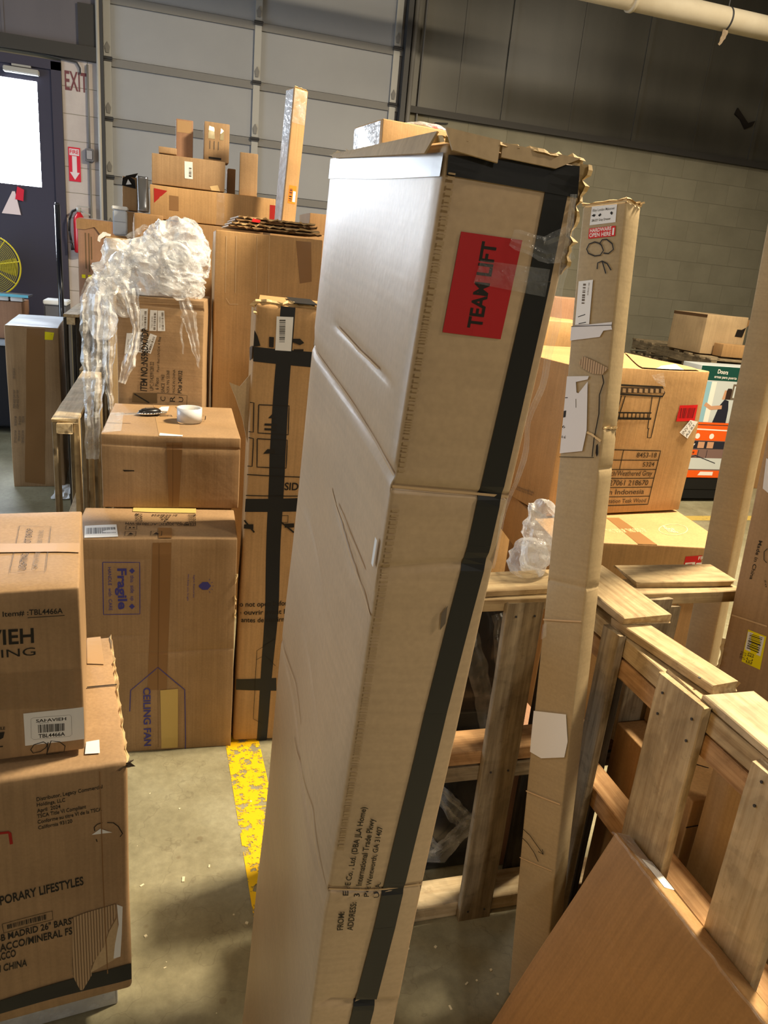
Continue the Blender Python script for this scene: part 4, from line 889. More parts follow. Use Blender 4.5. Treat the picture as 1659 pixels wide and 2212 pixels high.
plank(p2, 'board', (-.041, -.218, .432), (.862, .116, .018), M_woodp, UP, rag=.004)
plank(p2, 'board', (-.041, .255, .440), (.872, .060, .018), M_woodg, UP, rag=.004)
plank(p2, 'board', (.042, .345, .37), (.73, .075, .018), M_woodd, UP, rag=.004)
plank(p2, 'board', (.042, -.30, .40), (.78, .09, .018), M_woodg, UP, rag=.004)
nails(p2, [(-.051, y, z, (0, R(-90), 0)) for y in (.065, -.02, -.19, -.25) for z in (.845, .80, .475)])
nails(p2, [(.0, y, .888, (0, 0, 0)) for y in (.04, .20)])
# upright pallets at the left, seen end-on
def end_pallet(label, x, y0, y1, top, w=.092, mats=(M_woodp, M_wood, M_woodg), lean=0, extra=True):
    t = thing('upright_pallet', label, 'pallet', (x, (y0 + y1) / 2, 0), lean); L = y1 - y0
    plank(t, 'beam', (0, 0, top - .019), (L, w - .036, .038), mats[0], ALY, rag=.004)
    plank(t, 'deck_board', (0, 0, top + .008), (L - .02, w, .016), mats[0], ALY, rag=.008)
    plank(t, 'beam', (0, 0, top * .5), (L, w - .036, .04), mats[1], ALY)
    plank(t, 'beam', (0, 0, .021), (L, w - .036, .04), mats[0], ALY)
    n = 5
    for i in range(n):
        yy = -L / 2 + .05 + (L - .1) * i / (n - 1)
        plank(t, 'board', (w / 2 - .009, yy, top / 2), (top - .004, .085, .017), mats[1 + i % 2], UP, rag=.004)
        if i in (0, 2, 4): plank(t, 'board', (-w / 2 + .009, yy, top / 2), (top - .004, .075, .017), mats[2], UP, rag=.004)
    return t
end_pallet('pale wooden pallet on edge beside the film-draped carton', -.352, 2.90, 4.05, .898)
end_pallet('pallet on edge standing in line beyond the film-draped carton', -.372, 4.10, 5.28, .898)
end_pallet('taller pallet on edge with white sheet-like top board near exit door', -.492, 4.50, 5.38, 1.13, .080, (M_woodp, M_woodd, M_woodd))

# ================================================================== PLASTIC FILM
def crumple(p, s, amp, f1=7.0, f2=15.0):
    q = p + noise.noise_vector(p * 6 + s) * .05
    q1 = Vector((q.x * 1.0 + q.z * .8, q.y * .6, q.z * .45 - q.x * .3)); q2 = Vector((q.x * .5 - q.z * .3, q.y * .8, q.z * 1.2 + q.x * .5))
    a = 1 - abs(noise.noise(q1 * f2 + s)) * 2.6; b = 1 - abs(noise.noise(q2 * f2 * 1.7 - s)) * 2.6; c = noise.noise(p * f1 + s * 2)
    return amp * (0.55 * a + 0.4 * b + 0.9 * c - 0.35)
def lump(parent, name, c, r, mat, seed, amp=.03, n=(84, 52)):
    V = []; F = []; s = Vector((seed * 3.3, seed * 1.9, seed * 7.1)); nu, nv = n
    for j in range(nv + 1):
        th = math.pi * j / nv
        for i in range(nu):
            ph = 2 * math.pi * i / nu; d = Vector((math.sin(th) * math.cos(ph), math.sin(th) * math.sin(ph), math.cos(th)))
            p = Vector((d.x * r[0], d.y * r[1], d.z * r[2])); k = crumple(p + Vector(c), s, amp); p += d * k
            if p.z < -r[2] * .82: p.z = -r[2] * .82
            V.append(p)
    for j in range(nv):
        for i in range(nu): F.append((j * nu + i, j * nu + (i + 1) % nu, (j + 1) * nu + (i + 1) % nu, (j + 1) * nu + i))
    o = mesh_obj(name, V, F, mat, parent); o.location = c; return o
def strand(parent, pts, ws, mat, seed, nl=70, nw=10, amp=.02, face=(0, -1, 0), name='film_strand'):
    P = [Vector(p) for p in pts]; s = Vector((seed * 2.1, seed * 5.7, seed)); V = []; F = []; fa = Vector(face)
    for j in range(nl + 1):
        t = j / nl * (len(P) - 1); k = min(int(t), len(P) - 2); f = t - k; c = P[k].lerp(P[k + 1], f); d = (P[k + 1] - P[k]).normalized(); w = ws[k] * (1 - f) + ws[k + 1] * f
        side = d.cross(fa).normalized()
        for i in range(nw + 1):
            q = i / nw - .5; w2 = w * (1 + .25 * noise.noise(Vector((j * .25, seed, 0)))); p = c + side * q * w2
            p += fa * (amp * (.6 * math.sin(q * 14 + seed + j * .05) * (w2 / .06) + 1.2 * noise.noise(p * 22 + s) + .6 * noise.noise(p * 55 - s)))
            p += side * .006 * noise.noise(p * 30 + s); V.append(p)
    for j in range(nl):
        for i in range(nw): a = j * (nw + 1) + i; F.append((a, a + 1, a + nw + 2, a + nw + 1))
    return mesh_obj(name, V, F, mat, parent)
fh = thing('stretch_film_heap', 'crumpled heap of clear stretch film on the tall ITEM NO. carton', 'plastic film', (0, 3.06, 1.372))
lump(fh, 'film_lump', (.03, .0, .125), (.125, .11, .135), M_filmd, 1, .035)
lump(fh, 'film_lump', (.095, .0, .13), (.055, .09, .17), M_film, 2, .03)
lump(fh, 'film_lump', (-.07, -.02, .09), (.11, .10, .11), M_filmd, 3, .03)
lump(fh, 'film_lump', (.06, -.10, .075), (.08, .05, .08), M_film, 4, .025)
lump(fh, 'film_lump', (-.165, -.08, .03), (.075, .055, .14), M_filmd, 5, .03)
lump(fh, 'film_lump', (-.215, -.11, -.06), (.045, .04, .13), M_film, 6, .022)
V = []; F = []                                       # the rolled core hole of the wad
for j in range(13):
    for i in range(24):
        a = 2 * math.pi * i / 24; b = 2 * math.pi * j / 12; rr_ = .042 + .016 * math.cos(b); V.append((.035 + rr_ * math.cos(a), -.125 + .02 * math.sin(b) + .01 * noise.noise(Vector((i, j, 1)) * .4), .15 + rr_ * .8 * math.sin(a)))
for j in range(12):
    for i in range(24): F.append((j * 24 + i, j * 24 + (i + 1) % 24, (j + 1) * 24 + (i + 1) % 24, (j + 1) * 24 + i))
mesh_obj('film_ring', V, F, M_filmd, fh, True)
strand(fh, [(-.15, -.12, .08), (-.235, -.15, .0), (-.245, -.15, -.25), (-.255, -.15, -.42), (-.262, -.15, -.61)], [.08, .10, .085, .06, .05], M_filmd, 1, amp=.012)
strand(fh, [(-.20, -.14, .05), (-.19, -.14, -.15), (-.20, -.14, -.30), (-.185, -.14, -.48)], [.05, .05, .03, .012], M_film, 2, amp=.01)
strand(fh, [(-.12, -.13, .02), (-.095, -.135, -.12), (-.125, -.135, -.24), (-.15, -.135, -.32)], [.06, .028, .045, .025], M_filmd, 3, amp=.008)
strand(fh, [(.06, -.135, .03), (.085, -.135, -.06), (.11, -.135, -.16), (.125, -.135, -.25)], [.03, .055, .03, .006], M_film, 4, amp=.006)
strand(fh, [(.075, -.135, -.04), (.06, -.135, -.12), (.068, -.135, -.20)], [.01, .008, .006], M_film, 5, amp=.003)
strand(fh, [(.13, -.10, .05), (.06, -.135, .03), (-.02, -.12, .06), (-.10, -.12, .12), (-.15, -.12, .10)], [.05, .07, .09, .09, .06], M_film, 8, amp=.012, name='film_sheet')
strand(fh, [(-.20, -.13, .02), (-.12, -.13, .12), (-.03, -.12, .19), (.05, -.11, .22)], [.06, .08, .08, .05], M_film, 9, amp=.012, name='film_sheet')
strand(fh, [(-.13, -.02, .19), (-.07, -.02, .235), (.0, -.02, .22)], [.02, .018, .02], M_film, 6, amp=.004)
strand(fh, [(.12, -.05, .2), (.15, -.06, .185), (.16, -.07, .15)], [.02, .02, .008], M_film, 7, amp=.004)
fb = thing('plastic_bag', 'clear crumpled plastic bag on the upright pallet behind tall cartons', 'plastic bag', (.835, 1.46, .912))
lump(fb, 'bag_body', (0, 0, .075), (.05, .045, .10), M_filmd, 8, .022, (60, 40))
lump(fb, 'bag_fold', (-.03, -.02, .03), (.045, .04, .05), M_film, 9, .015, (50, 30))

# ================================================================== SMALL THINGS ON THE PLAIN CARTON
def ring_mesh(r0, r1, h, n=40):
    m = MB(); V = []
    prof = [(r0, 0), (r1, 0), (r1, h), (r0, h)]
    for i in range(n):
        a = 2 * math.pi * i / n
        for r, z in prof: m.v.append((r * math.cos(a), r * math.sin(a), z))
    for i in range(n):
        j = (i + 1) % n
        for k in range(4): m.f.append((i * 4 + k, j * 4 + k, j * 4 + (k + 1) % 4, i * 4 + (k + 1) % 4))
    return m
tr = thing('tape_roll', 'nearly used roll of clear white packing tape on a carton', 'tape roll', (.083, 2.62, .9835))
M_tapew = flat('translucent_white_tape', srgb(214, 218, 226), 0.25, 0.5); M_core = flat('tape_core_card', srgb(206, 204, 200), 0.7)
ring_mesh(.0395, .042, .048).build('tape', M_tapew, tr, True)
ring_mesh(.036, .0393, .047).build('core', M_core, tr, True)
strand(tr, [(-.036, -.02, .035), (-.052, -.028, .015), (-.058, -.03, .004)], [.045, .045, .04], M_clear, 3, 12, 4, .003, name='loose_end')
ky = thing('car_key', 'black and chrome car key fob lying on the tape-roll carton', 'car key', (-.050, 2.705, .9835), 28); ky.scale = (1.25, 1.25, 1.6)
M_fob = flat('black_key_plastic', srgb(24, 24, 26), 0.3, 0.5, coat=.5); M_chrome = flat('chrome', srgb(200, 200, 200), 0.15, metal=1)
m = MB(); n_ = 28
for z_, s_ in ((0.0, .86), (.004, 1.0), (.010, .95), (.0135, .7)):
    for i in range(n_):
        a = 2 * math.pi * i / n_; m.v.append((.034 * math.cos(a) * s_, .0165 * math.sin(a) * s_ * (1 + .25 * math.cos(a)), z_))
for k in range(3):
    for i in range(n_): j = (i + 1) % n_; m.f.append((k * n_ + i, k * n_ + j, (k + 1) * n_ + j, (k + 1) * n_ + i))
m.f += [tuple(range(n_ - 1, -1, -1)), tuple(3 * n_ + i for i in range(n_))]
m.build('fob', M_fob, ky, True)
m = MB()
for i in range(24):
    a = 2 * math.pi * i / 24; b = 2 * math.pi * (i + 1) / 24; f_ = lambda t: (.0352 * math.cos(t), .0175 * math.sin(t) * (1 + .25 * math.cos(t)), .004); m.cyl(f_(a), f_(b), .0022, n=6)
m.build('chrome_rim', M_chrome, ky, True)
MB().box(-.012, .012, -.006, .006, .0135, .015).build('button', M_grey, ky, bevel=.001)
m = MB()
for i in range(16):
    a = 2 * math.pi * i / 16; b = 2 * math.pi * (i + 1) / 16; m.cyl((.042 + .009 * math.cos(a), .009 * math.sin(a), .003), (.042 + .009 * math.cos(b), .009 * math.sin(b), .003), .0012, n=6)
m.build('key_ring', M_chrome, ky, True)

# ================================================================== BOARD FLAPS AND TORN EDGES OF THE BIG CARTONS
M_torn = flat('torn_board_edge', srgb(206, 178, 132), 0.85)
w, d, h = team.w, team.d, team.h
team.torn((-w / 2, -d / 2, h), (w / 2, -d / 2, h), (0, 0, 1), M_torn, 22, 3, 'torn_top_edge', .006)
team.torn((-w / 2, -d / 2, h), (-w / 2, d / 2, h), (0, 0, 1), M_torn, 30, 4, 'torn_top_edge', .005)
team.torn((w / 2, -d / 2, h), (w / 2, -d / 2, h - .075), (1, -.3, 0), M_torn, 22, 5, 'torn_corner', .008)
team.flap([(-w / 2 - .002, -d / 2 - .0035, h + .007), (-.014, -d / 2 - .0040, h + .005), (-.015, -d / 2 - .0085, h - .009), (-w / 2 + .004, -d / 2 - .0070, h - .006)], M_cardl, 'bent_flap', .0015)
team.flap([(-w / 2 - .0035, d / 2, h + .001), (-w / 2 - .0035, -d / 2 + .01, h + .005), (-w / 2 - .0075, -d / 2 + .02, h - .009), (-w / 2 - .0055, d / 2 - .06, h - .004)], M_cardl, 'bent_flap', .0015)
team.flap([(-.012, -d / 2 - .0035, h + .004), (w / 2 - .004, -d / 2 - .0035, h + .003), (w / 2 - .022, -d / 2 - .0055, h - .006), (-.012, -d / 2 - .0055, h - .005)], M_cardl, 'bent_flap', .0015)
for q in ([(.002, 1.415), (.0588, 1.412), (.2625, 1.4076), (.3756, 1.4005), (.452, 1.395)], [(.157, 1.463), (.27, 1.459), (.36, 1.460)], [(.28, 1.3007), (.414, 1.292)], [(.2368, 1.3016), (.3586, 1.2779), (.452, 1.266)], [(.002, .957), (.153, .985), (.23, .977)], [(.197, .927), (.3676, .973), (.4475, .94)]): team.line('l', q, .0022, M_crease, 'crease_line')
for q in ([(.001, 1.386), (.102, 1.383)], [(.001, .944), (.102, .938)]): team.line('f', q, .0022, M_crease, 'crease_line')
strand(team.root, [(w / 2 - .004, -d / 2 - .006, h - .02), (w / 2 + .004, -d / 2 - .004, h - .10), (w / 2 + .002, -d / 2 - .003, h - .2), (w / 2 - .003, -d / 2 - .003, h - .32)], [.007, .009, .007, .003], M_clear, 11, 40, 6, .0015, (0.3, -.95, 0), 'film_edge')
strand(team.root, [(w / 2 - .045, -d / 2 - .006, h - .055), (w / 2 - .018, -d / 2 - .006, h - .06), (w / 2 + .002, -d / 2 - .005, h - .05)], [.012, .02, .03], M_clear, 12, 20, 6, .003, (0, -1, 0), 'film_wrinkle')
team.quad('dent_mark', 'f', [(.0620, 1.272), (.0665, 1.280), (.0675, 1.262), (.0635, 1.255)], M_grey)
team.quad('staple', 'l', [(.44, 1.335), (.447, 1.335), (.447, 1.31), (.44, 1.31)], M_white)
w, d, h = hw.w, hw.d, hw.h
hw.torn((-w / 2, -d / 2, h), (w / 2, -d / 2, h), (0, 0, 1), M_torn, 10, 6, 'torn_top_edge', .006)
hw.torn((w / 2, -d / 2, h), (w / 2, d / 2, h), (0, 0, 1), M_torn, 8, 7, 'torn_top_edge', .010)
hw.torn((w / 2 - .03, -d / 2 - .001, 1.29), (w / 2, -d / 2 - .001, 1.275), (0, -1, 0), M_torn, 6, 8, 'torn_corner', .003)
hw.torn((w / 2, -d / 2, 1.30), (w / 2, d / 2, 1.298), (1, 0, 0), M_torn, 8, 9, 'crushed_edge', .003)
w, d, h = taped.w, taped.d, taped.h
taped.torn((-w / 2, -d / 2 + .01, h), (w / 2, -d / 2 + .01, h), (0, 0, 1), M_torn, 20, 10, 'torn_top_edge', .016)
taped.torn((-w / 2 + .01, -d / 2 + .01, h - .03), (-w / 2 + .01, -d / 2 + .01, h + .005), (-1, -.5, 0), M_torn, 6, 13, 'torn_corner', .026)
taped.flap([(-w / 2 + .01, -d / 2 + .02, h + .004), (w / 2, -d / 2 + .02, h + .004), (w / 2, d / 2 - .01, h + .012), (-w / 2 + .02, d / 2 - .01, h + .014)], M_cardo, 'top_flap')
taped.flap([(-w / 2 + .105, -d / 2 - .002, h + .010), (-w / 2 + .175, -d / 2 - .002, h + .010), (-w / 2 + .165, d / 2 - .03, h + .018), (-w / 2 + .095, d / 2 - .03, h + .018)], M_black, 'tape_over_top', .002)
taped.flap([(-w / 2 + .004, -d / 2 + .02, h - .19), (-w / 2 + .004, -d / 2 + .02, h - .42), (-w / 2 - .018, -d / 2 + .015, h - .33), (-w / 2 - .040, -d / 2 + .012, h - .27), (-w / 2 - .060, -d / 2 + .01, h - .225), (-w / 2 - .030, -d / 2 + .015, h - .235)], M_cardl, 'loose_flap')
w, d, h = leg.w, leg.d, leg.h
leg.torn((w / 2 - .004, -d / 2, h - .002), (w / 2 - .004, d / 2, h - .002), (.8, 0, .5), M_torn, 26, 14, 'torn_top_edge', .009)
leg.torn((w / 2 - .02, -d / 2, h - .02), (w / 2 + .004, -d / 2, h - .0), (.6, -.5, .3), M_grey, 6, 15, 'crushed_corner', .018)
leg.line('f', [(.455, .06), (.452, .54)], .002, M_tape, 'crease_line')
w, d, h = fan.w, fan.d, fan.h
for z_ in (.62, .55, .50): fan.torn((w / 2 - .002, -d / 2, z_), (w / 2 - .002, -d / 2, z_ - .03), (1, -.3, 0), M_torn, 4, int(z_ * 100), 'torn_edge', .007)
w, d, h = china.w, china.d, china.h
china.torn((-w / 2 + .002, -d / 2, .62), (-w / 2 + .03, -d / 2, .50), (-.7, -.7, 0), M_grey, 10, 16, 'crushed_corner', .022)
china.torn((-w / 2, -d / 2, .79), (-w / 2, -d / 2, .70), (-.7, -.7, 0), M_torn, 8, 17, 'torn_edge', .010)
carton.torn((-.3, -.026, carton.h), (.3, -.026, carton.h), (0, -.6, .4), M_clear, 60, 18, 'tape_edge', .004)
w, d, h = left.w, left.d, left.h
M_daylid = flat('daylight_white_lid', srgb(236, 240, 246), 0.3, 0.6, coat=.4)  # white sheet over the lid: daylight glare put into its colour
left.quad('lid_daylight', 't', [(.004, .004), (w - .004, .004), (w - .004, d - .004), (.004, d - .004)], M_daylid)

# ================================================================== OTHER CARTONS
seedc = [40]
def box(label, X, Y, Z, mat, yaw=0, tx=0, ty=0, name='carton', cat='carton', step=.06, bow=.004, wob=.004, rad=.004, group=None):
    seedc[0] += 1
    return Carton(name, label, cat, ((X[0] + X[1]) / 2, (Y[0] + Y[1]) / 2, Z[0], X[1] - X[0], Y[1] - Y[0], Z[1] - Z[0], yaw, tx, ty), mat, step=step, bow=bow, wob=wob, rad=rad, seed=seedc[0], group=group)
box('carton hidden under the tape-roll carton behind the ceiling fan carton', (-.16, .22), (2.45, 2.88), (0, .732), M_card, bow=0, wob=0)
box('dark carton under the flat carton behind the wooden crate', (1.33, 1.88), (2.06, 2.60), (0, .570), M_cardd, -9.4, bow=0, wob=0)
sk = box('low grey film-wrapped block under the bar stool carton', (-.56, -.115), (1.235, 1.60), (0, .104), flat('pale_foam', srgb(168, 166, 160), .7), 6.8, name='wrapped_block', cat='block', bow=0, wob=0)
sk.quad('film_wrap', 'f', [(0, .004), (.44, .004), (.44, .100), (0, .100)], M_film)
# pile by the dock door
big = box('large carton at the bottom of the pile by the dock door', (-.12, .62), (4.28, 4.78), (0, 1.672), M_cardd, bow=0, wob=0)
c1 = box('long golden carton with red corner mark in the pile', (-.071, .569), (4.30, 4.72), (1.677, 1.838), M_cardo)
c1.quad('red_mark', 'f', [(.02, .145), (.085, .14), (.02, .075)], M_redp); c1.quad('clear_tape', 'f', [(.33, .0), (.37, .0), (.37, .16), (.33, .16)], M_clear); c1.quad('tape', 'f', [(.095, .05), (.14, .05), (.14, .12), (.095, .12)], M_tape); c1.quad('red_mark', 'f', [(.61, .05), (.639, .05), (.639, .13), (.61, .13)], M_redp)
c2 = box('brown carton with white barcode label on the long golden carton', (-.064, .303), (4.34, 4.68), (1.845, 1.990), M_card)
c2.quad('label', 'f', [(.165, .045), (.205, .045), (.203, .125), (.163, .125)], M_white); c2.bars('f', [(.185, .055), (.185, .10), (.198, .10), (.198, .055)], 12, M_ink); c2.quad('torn_patch', 'f', [(.30, .0), (.345, .0), (.33, .03), (.29, .02)], M_torn)
box('small flat carton on the brown barcode carton', (-.03, .06), (4.36, 4.5), (1.996, 2.026), M_card, step=.04, bow=.001, wob=.001)
c3 = box('upright brown carton with pale taped top on the pile', (.058, .146), (4.54, 4.64), (1.996, 2.190), M_cardr, step=.04, bow=.001, wob=.002)
c3.quad('tape', 'f', [(.005, .13), (.08, .13), (.08, .188), (.005, .188)], M_tapel); c3.quad('film', 'l', [(0, .0), (.098, 0), (.098, .19), (0, .19)], M_film)
c4 = box('upright carton with two shiny patches on the pile', (.20, .33), (4.45, 4.56), (1.996, 2.186), M_card, step=.04, bow=.002, wob=.002)
M_shine = flat('shiny_foil_tape', srgb(228, 212, 170), .12, .7, metal=.6)
c4.quad('foil_patch', 'f', [(.02, .11), (.055, .11), (.05, .165), (.025, .17)], M_shine); c4.quad('foil_patch', 'f', [(.08, .11), (.10, .11), (.10, .155), (.085, .165)], M_shine); c4.quad('printed_band', 'f', [(.025, .012), (.09, .012), (.09, .022), (.025, .022)], M_ink); c4.quad('film', 'l', [(0, 0), (.1, 0), (.1, .18), (0, .18)], M_film)
for k in range(3): c4.line('f', [(.03 + .022 * k, .06), (.03 + .022 * k, .10)], .004, M_grey)
box('narrow upright carton on the right end of the long golden carton', (.392, .488), (4.42, 4.56), (1.845, 2.058), M_card, -6, step=.04, bow=.002, wob=.002)
box('small film-wrapped carton between the upright cartons of the pile', (.335, .378), (4.58, 4.66), (1.845, 1.985), M_cardd, step=.04, bow=.001, wob=.001)
box('plain carton under the tall film-wrapped carton', (.50, .80), (3.95, 4.24), (0, 1.672), M_cardd, bow=0, wob=0)
c7 = box('tall slim film-wrapped carton with orange label on the pile', (.556, .630), (4.07, 4.16), (1.680, 2.335), M_cardo, 18, 0, 3.2, step=.04, bow=.002, wob=.003)
c7.quad('orange_label', 'f', [(.02, .13), (.062, .13), (.062, .215), (.02, .215)], flat('orange_label', srgb(236, 128, 30), .5)); c7.quad('label', 'f', [(.045, .14), (.06, .14), (.06, .19), (.045, .19)], M_white); c7.bars('f', [(.024, .14), (.024, .205), (.04, .205), (.04, .14)], 12, M_ink)
c7.quad('film', 'l', [(.0, .0), (.08, 0), (.08, .65), (0, .65)], film('film_bright', .45, white=.3)); c7.quad('film', 'f', [(.0, .50), (.07, .50), (.07, .65), (0, .65)], M_film); c7.torn((-.035, -.04, .655), (.035, -.04, .655), (0, 0, 1), M_torn, 6, 20, 'torn_top_edge', .008)
box('carton with a dark gable end beyond the plain golden carton', (.88, 1.2), (5.0, 5.4), (0, 1.83), M_cardd, bow=0)
# flattened cartons stacked on the plain golden carton
rr = random.Random(5)
for k, lab in enumerate(('lowest flattened carton on the plain golden carton', 'second flattened carton on the plain golden carton', 'third flattened carton with crushed rim on the golden carton', 'topmost flattened carton on the plain golden carton')):
    b = box(lab, (.235 + .012 * k, .60 - .008 * k), (3.13 + .01 * k, 3.46), (1.642 + .0125 * k, 1.649 + .0125 * k), (M_cardo, M_card, M_cardd, M_card)[k], rr.uniform(-2, 2), step=.05, bow=.0008, wob=.001, rad=.002, name='flattened_carton', cat='cardboard', group='flattened cartons')
    b.torn((-b.w / 2, -b.d / 2, .004), (b.w / 2, -b.d / 2, .004), (0, -1, .1), M_torn if k % 2 else M_seam, 26, 30 + k, 'crushed_edge', .012)
    if k == 2: b.flap([(-.10, -b.d / 2 - .012, .002), (-.07, -b.d / 2 - .016, .0), (-.065, -b.d / 2 - .012, .010), (-.095, -b.d / 2 - .01, .014)], M_redb, 'red_tag', .001)
c9 = box('brown carton with yellow dashed line and torn top by exit door', (-.535, -.330), (5.46, 5.80), (0, 1.665), M_cardr, step=.05)
for k in range(5): c9.quad('yellow_dash', 'f', [(.018 + .038 * k, 1.30), (.040 + .038 * k, 1.30), (.040 + .038 * k, 1.322), (.018 + .038 * k, 1.322)], M_yellow)
c9.flap([(-.11, -.172, 1.66), (.10, -.172, 1.66), (.10, -.176, 1.58), (.05, -.182, 1.56), (.0, -.180, 1.62), (-.06, -.178, 1.60), (-.11, -.174, 1.60)], M_cardd, 'torn_flap')
c9.quad('film', 'l', [(.0, .0), (.34, 0), (.34, 1.66), (0, 1.66)], film('film_bright_edge', .5, white=.3))
c9.quad('film', 't', [(.0, .0), (.2, 0), (.2, .33), (0, .33)], M_filmd)
for k, (u0, v0, v1) in enumerate(((.045, 1.36, 1.58), (.065, 1.34, 1.58), (.08, 1.42, 1.56))): c9.line('f', [(u0, v0), (u0, v1)], .006, M_brownink)
c11 = box('tan carton with a curling white tape tail', (-.272, -.165), (4.02, 4.25), (0, 1.562), M_cardl, step=.05, bow=.002)
strand(c11.root, [(-.03, -.11, 1.57), (-.055, -.112, 1.578), (-.078, -.115, 1.555), (-.085, -.115, 1.54)], [.014, .018, .018, .014], M_white, 21, 20, 3, .001, (0, -1, 0), 'tape_tail')
box('carton hidden under the white plastic bin of the pile', (-.285, -.135), (4.42, 4.68), (0, 1.574), M_cardd, bow=0, wob=0)
bn = thing('plastic_bin', 'translucent white plastic bin on the pile by the exit door', 'bin', (-.228, 4.52, 1.578))
M_bin = flat('milky_plastic', srgb(196, 206, 222), .3, .5)
MB().box(-.036, .036, -.04, .06, 0, .128).build('bin_body', M_bin, bn, bevel=.006)
MB().box(-.040, .040, -.045, .065, .1285, .147).build('bin_lid', flat('white_lid', srgb(226, 230, 236), .3), bn, bevel=.004)
MB().box(-.030, .030, -.046, -.0405, .07, .078).build('rib', M_bin, bn)
c12 = box('crumpled kraft carton behind the heap of film', (-.135, -.005), (4.02, 4.22), (0, 1.685), M_cardd, step=.02, bow=.012, wob=.01)
c13 = box('brown carton with splayed black-lined flaps on the pile', (-.233, -.152), (4.86, 5.0), (1.722, 1.900), M_cardd, step=.04, bow=.002)
for a in ((-.04, 0, .0), (.04, 0, .0)): c13.flap([(-.04, -.07, .13), (.035, -.075, .12), (.03, -.085, .165), (-.005, -.08, .185), (-.035, -.085, .17)], M_dark, 'black_lining'); break
c13.flap([(-.018, -.088, .135), (.012, -.088, .14), (-.006, -.09, .165)], M_white, 'white_tag', .001)
c13.flap([(-.02, -.07, .18), (.03, -.07, .176), (.045, -.02, .205), (.03, .0, .20)], M_dark, 'black_flap')
c14 = box('tall carton wrapped in shiny silver film on the pile', (-.146, -.086), (4.80, 4.90), (1.722, 1.905), flat('silver_film_board', srgb(190, 190, 192), .12, .8, metal=.7), step=.012, bow=.012, wob=.01)
box('carton under the silver film-wrapped and black-lined cartons', (-.27, -.07), (4.79, 5.1), (0, 1.714), M_cardd, bow=0, wob=0)
# seen over and beside the tall leaning carton
c20 = box('very tall golden carton with film on its left face', (.735, 1.05), (2.92, 3.20), (0, 2.055), M_cardo, 8, step=.06)
c20.quad('film', 'l', [(0, 1.2), (.26, 1.2), (.26, 2.05), (0, 2.05)], film('film_bright_side', .45, white=.3)); c20.torn((-.1475, -.13, 2.05), (-.1475, .13, 2.05), (-.3, 0, 1), M_torn, 14, 33, 'torn_top_edge', .01)
lump(c20.root, 'film_wrinkle', (.06, -.05, 2.062), (.10, .06, .018), M_film, 12, .008, (40, 20)); c20.flap([(.07, -.10, 2.06), (.13, -.10, 2.06), (.12, -.04, 2.085), (.06, -.04, 2.085)], M_redb, 'red_tag', .001)
box('golden carton with bulging face behind the stool carton', (1.56, 1.92), (3.22, 3.55), (0, 1.385), M_cardo, bow=.012)
box('dark brown carton far behind the stool carton', (2.10, 2.50), (4.0, 4.35), (0, 1.478), M_cardr)
# behind and inside the crate
bw = box('black-wrapped furniture piece behind the upright pallet', (.48, .87), (1.50, 1.64), (0, .80), flat('black_plastic_wrap', srgb(40, 42, 48), .25, .6, coat=.4), name='wrapped_furniture', cat='furniture', step=.02, bow=.008, wob=.008)
strand(bw.root, [(.02, -.085, .76), (.10, -.085, .55), (.13, -.085, .40)], [.05, .05, .03], M_clear, 41, 30, 6, .004, (0, -1, 0), 'film_fold')
strand(bw.root, [(.10, -.085, .78), (.145, -.085, .58), (.16, -.085, .45)], [.03, .03, .02], M_clear, 42, 30, 6, .004, (0, -1, 0), 'film_fold')
strand(bw.root, [(-.06, -.085, .30), (.02, -.085, .26), (.10, -.085, .16)], [.06, .05, .05], M_film, 43, 30, 8, .006, (0, -1, 0), 'film_fold')
strand(bw.root, [(-.04, -.085, .14), (.03, -.085, .06), (.10, -.085, .14), (.14, -.085, .2)], [.05, .06, .06, .03], M_film, 44, 30, 8, .006, (0, -1, 0), 'film_fold')
box('low brown carton behind the upright pallet beside black wrap', (.885, 1.06), (1.48, 1.75), (0, .34), M_cardr, bow=.003)
ca = box('cracked golden carton inside the wooden crate', (1.045, 1.24), (1.03, 1.315), (0, .565), M_cardo, step=.03)
ca.line('t', [(.02, .12), (.06, .10), (.075, .12), (.11, .09)], .003, M_dark, 'crack')
ca.line('f', [(.0, .5), (.19, .5)], .003, M_dark, 'crack')
box('golden carton on the cracked carton inside the crate', (1.115, 1.235), (1.17, 1.31), (.570, .69), M_cardo, step=.03, bow=.002, wob=.001)
box('slim grey-brown carton standing inside the wooden crate', (1.045, 1.13), (.72, 1.005), (0, .69), M_cardl, 0, step=.03)

# ================================================================== FAR RIGHT CORNER
M_orange = flat('orange_print', srgb(228, 92, 24), .5); M_green = flat('dark_green_print', srgb(22, 72, 64), .5); M_photo = flat('pale_photo_print', srgb(196, 204, 208), .5); M_photod = flat('mauve_photo_print', srgb(122, 98, 94), .5); M_skin = flat('tan_photo_print', srgb(196, 150, 120), .5); M_navp = flat('navy_photo_print', srgb(36, 38, 52), .5); M_cyanp = flat('aqua_photo_print', srgb(140, 184, 204), .5)
cart = thing('flat_cart', 'low black cart under the printed retail cartons', 'cart', (4.16, 4.93, 0))
MB().box(-.30, .36, -.16, .10, .10, .195).build('deck', flat('black_plastic', srgb(22, 22, 24), .5), cart, bevel=.008)
MB().box(-.29, .35, -.156, .096, .03, .0995).build('skirt', flat('black_rubber', srgb(16, 16, 17), .7), cart)
for x_ in (-.24, .30):
    for y_ in (-.11, .05): MB().cyl((x_ - .015, y_, .03), (x_ + .015, y_, .03), .03, n=14).build('wheel', M_hinge, cart)
lo = box('retail carton with orange bands and bedding photo', (3.88, 4.48), (4.78, 5.0), (.200, .622), M_photod, name='retail_carton', bow=0, wob=0)
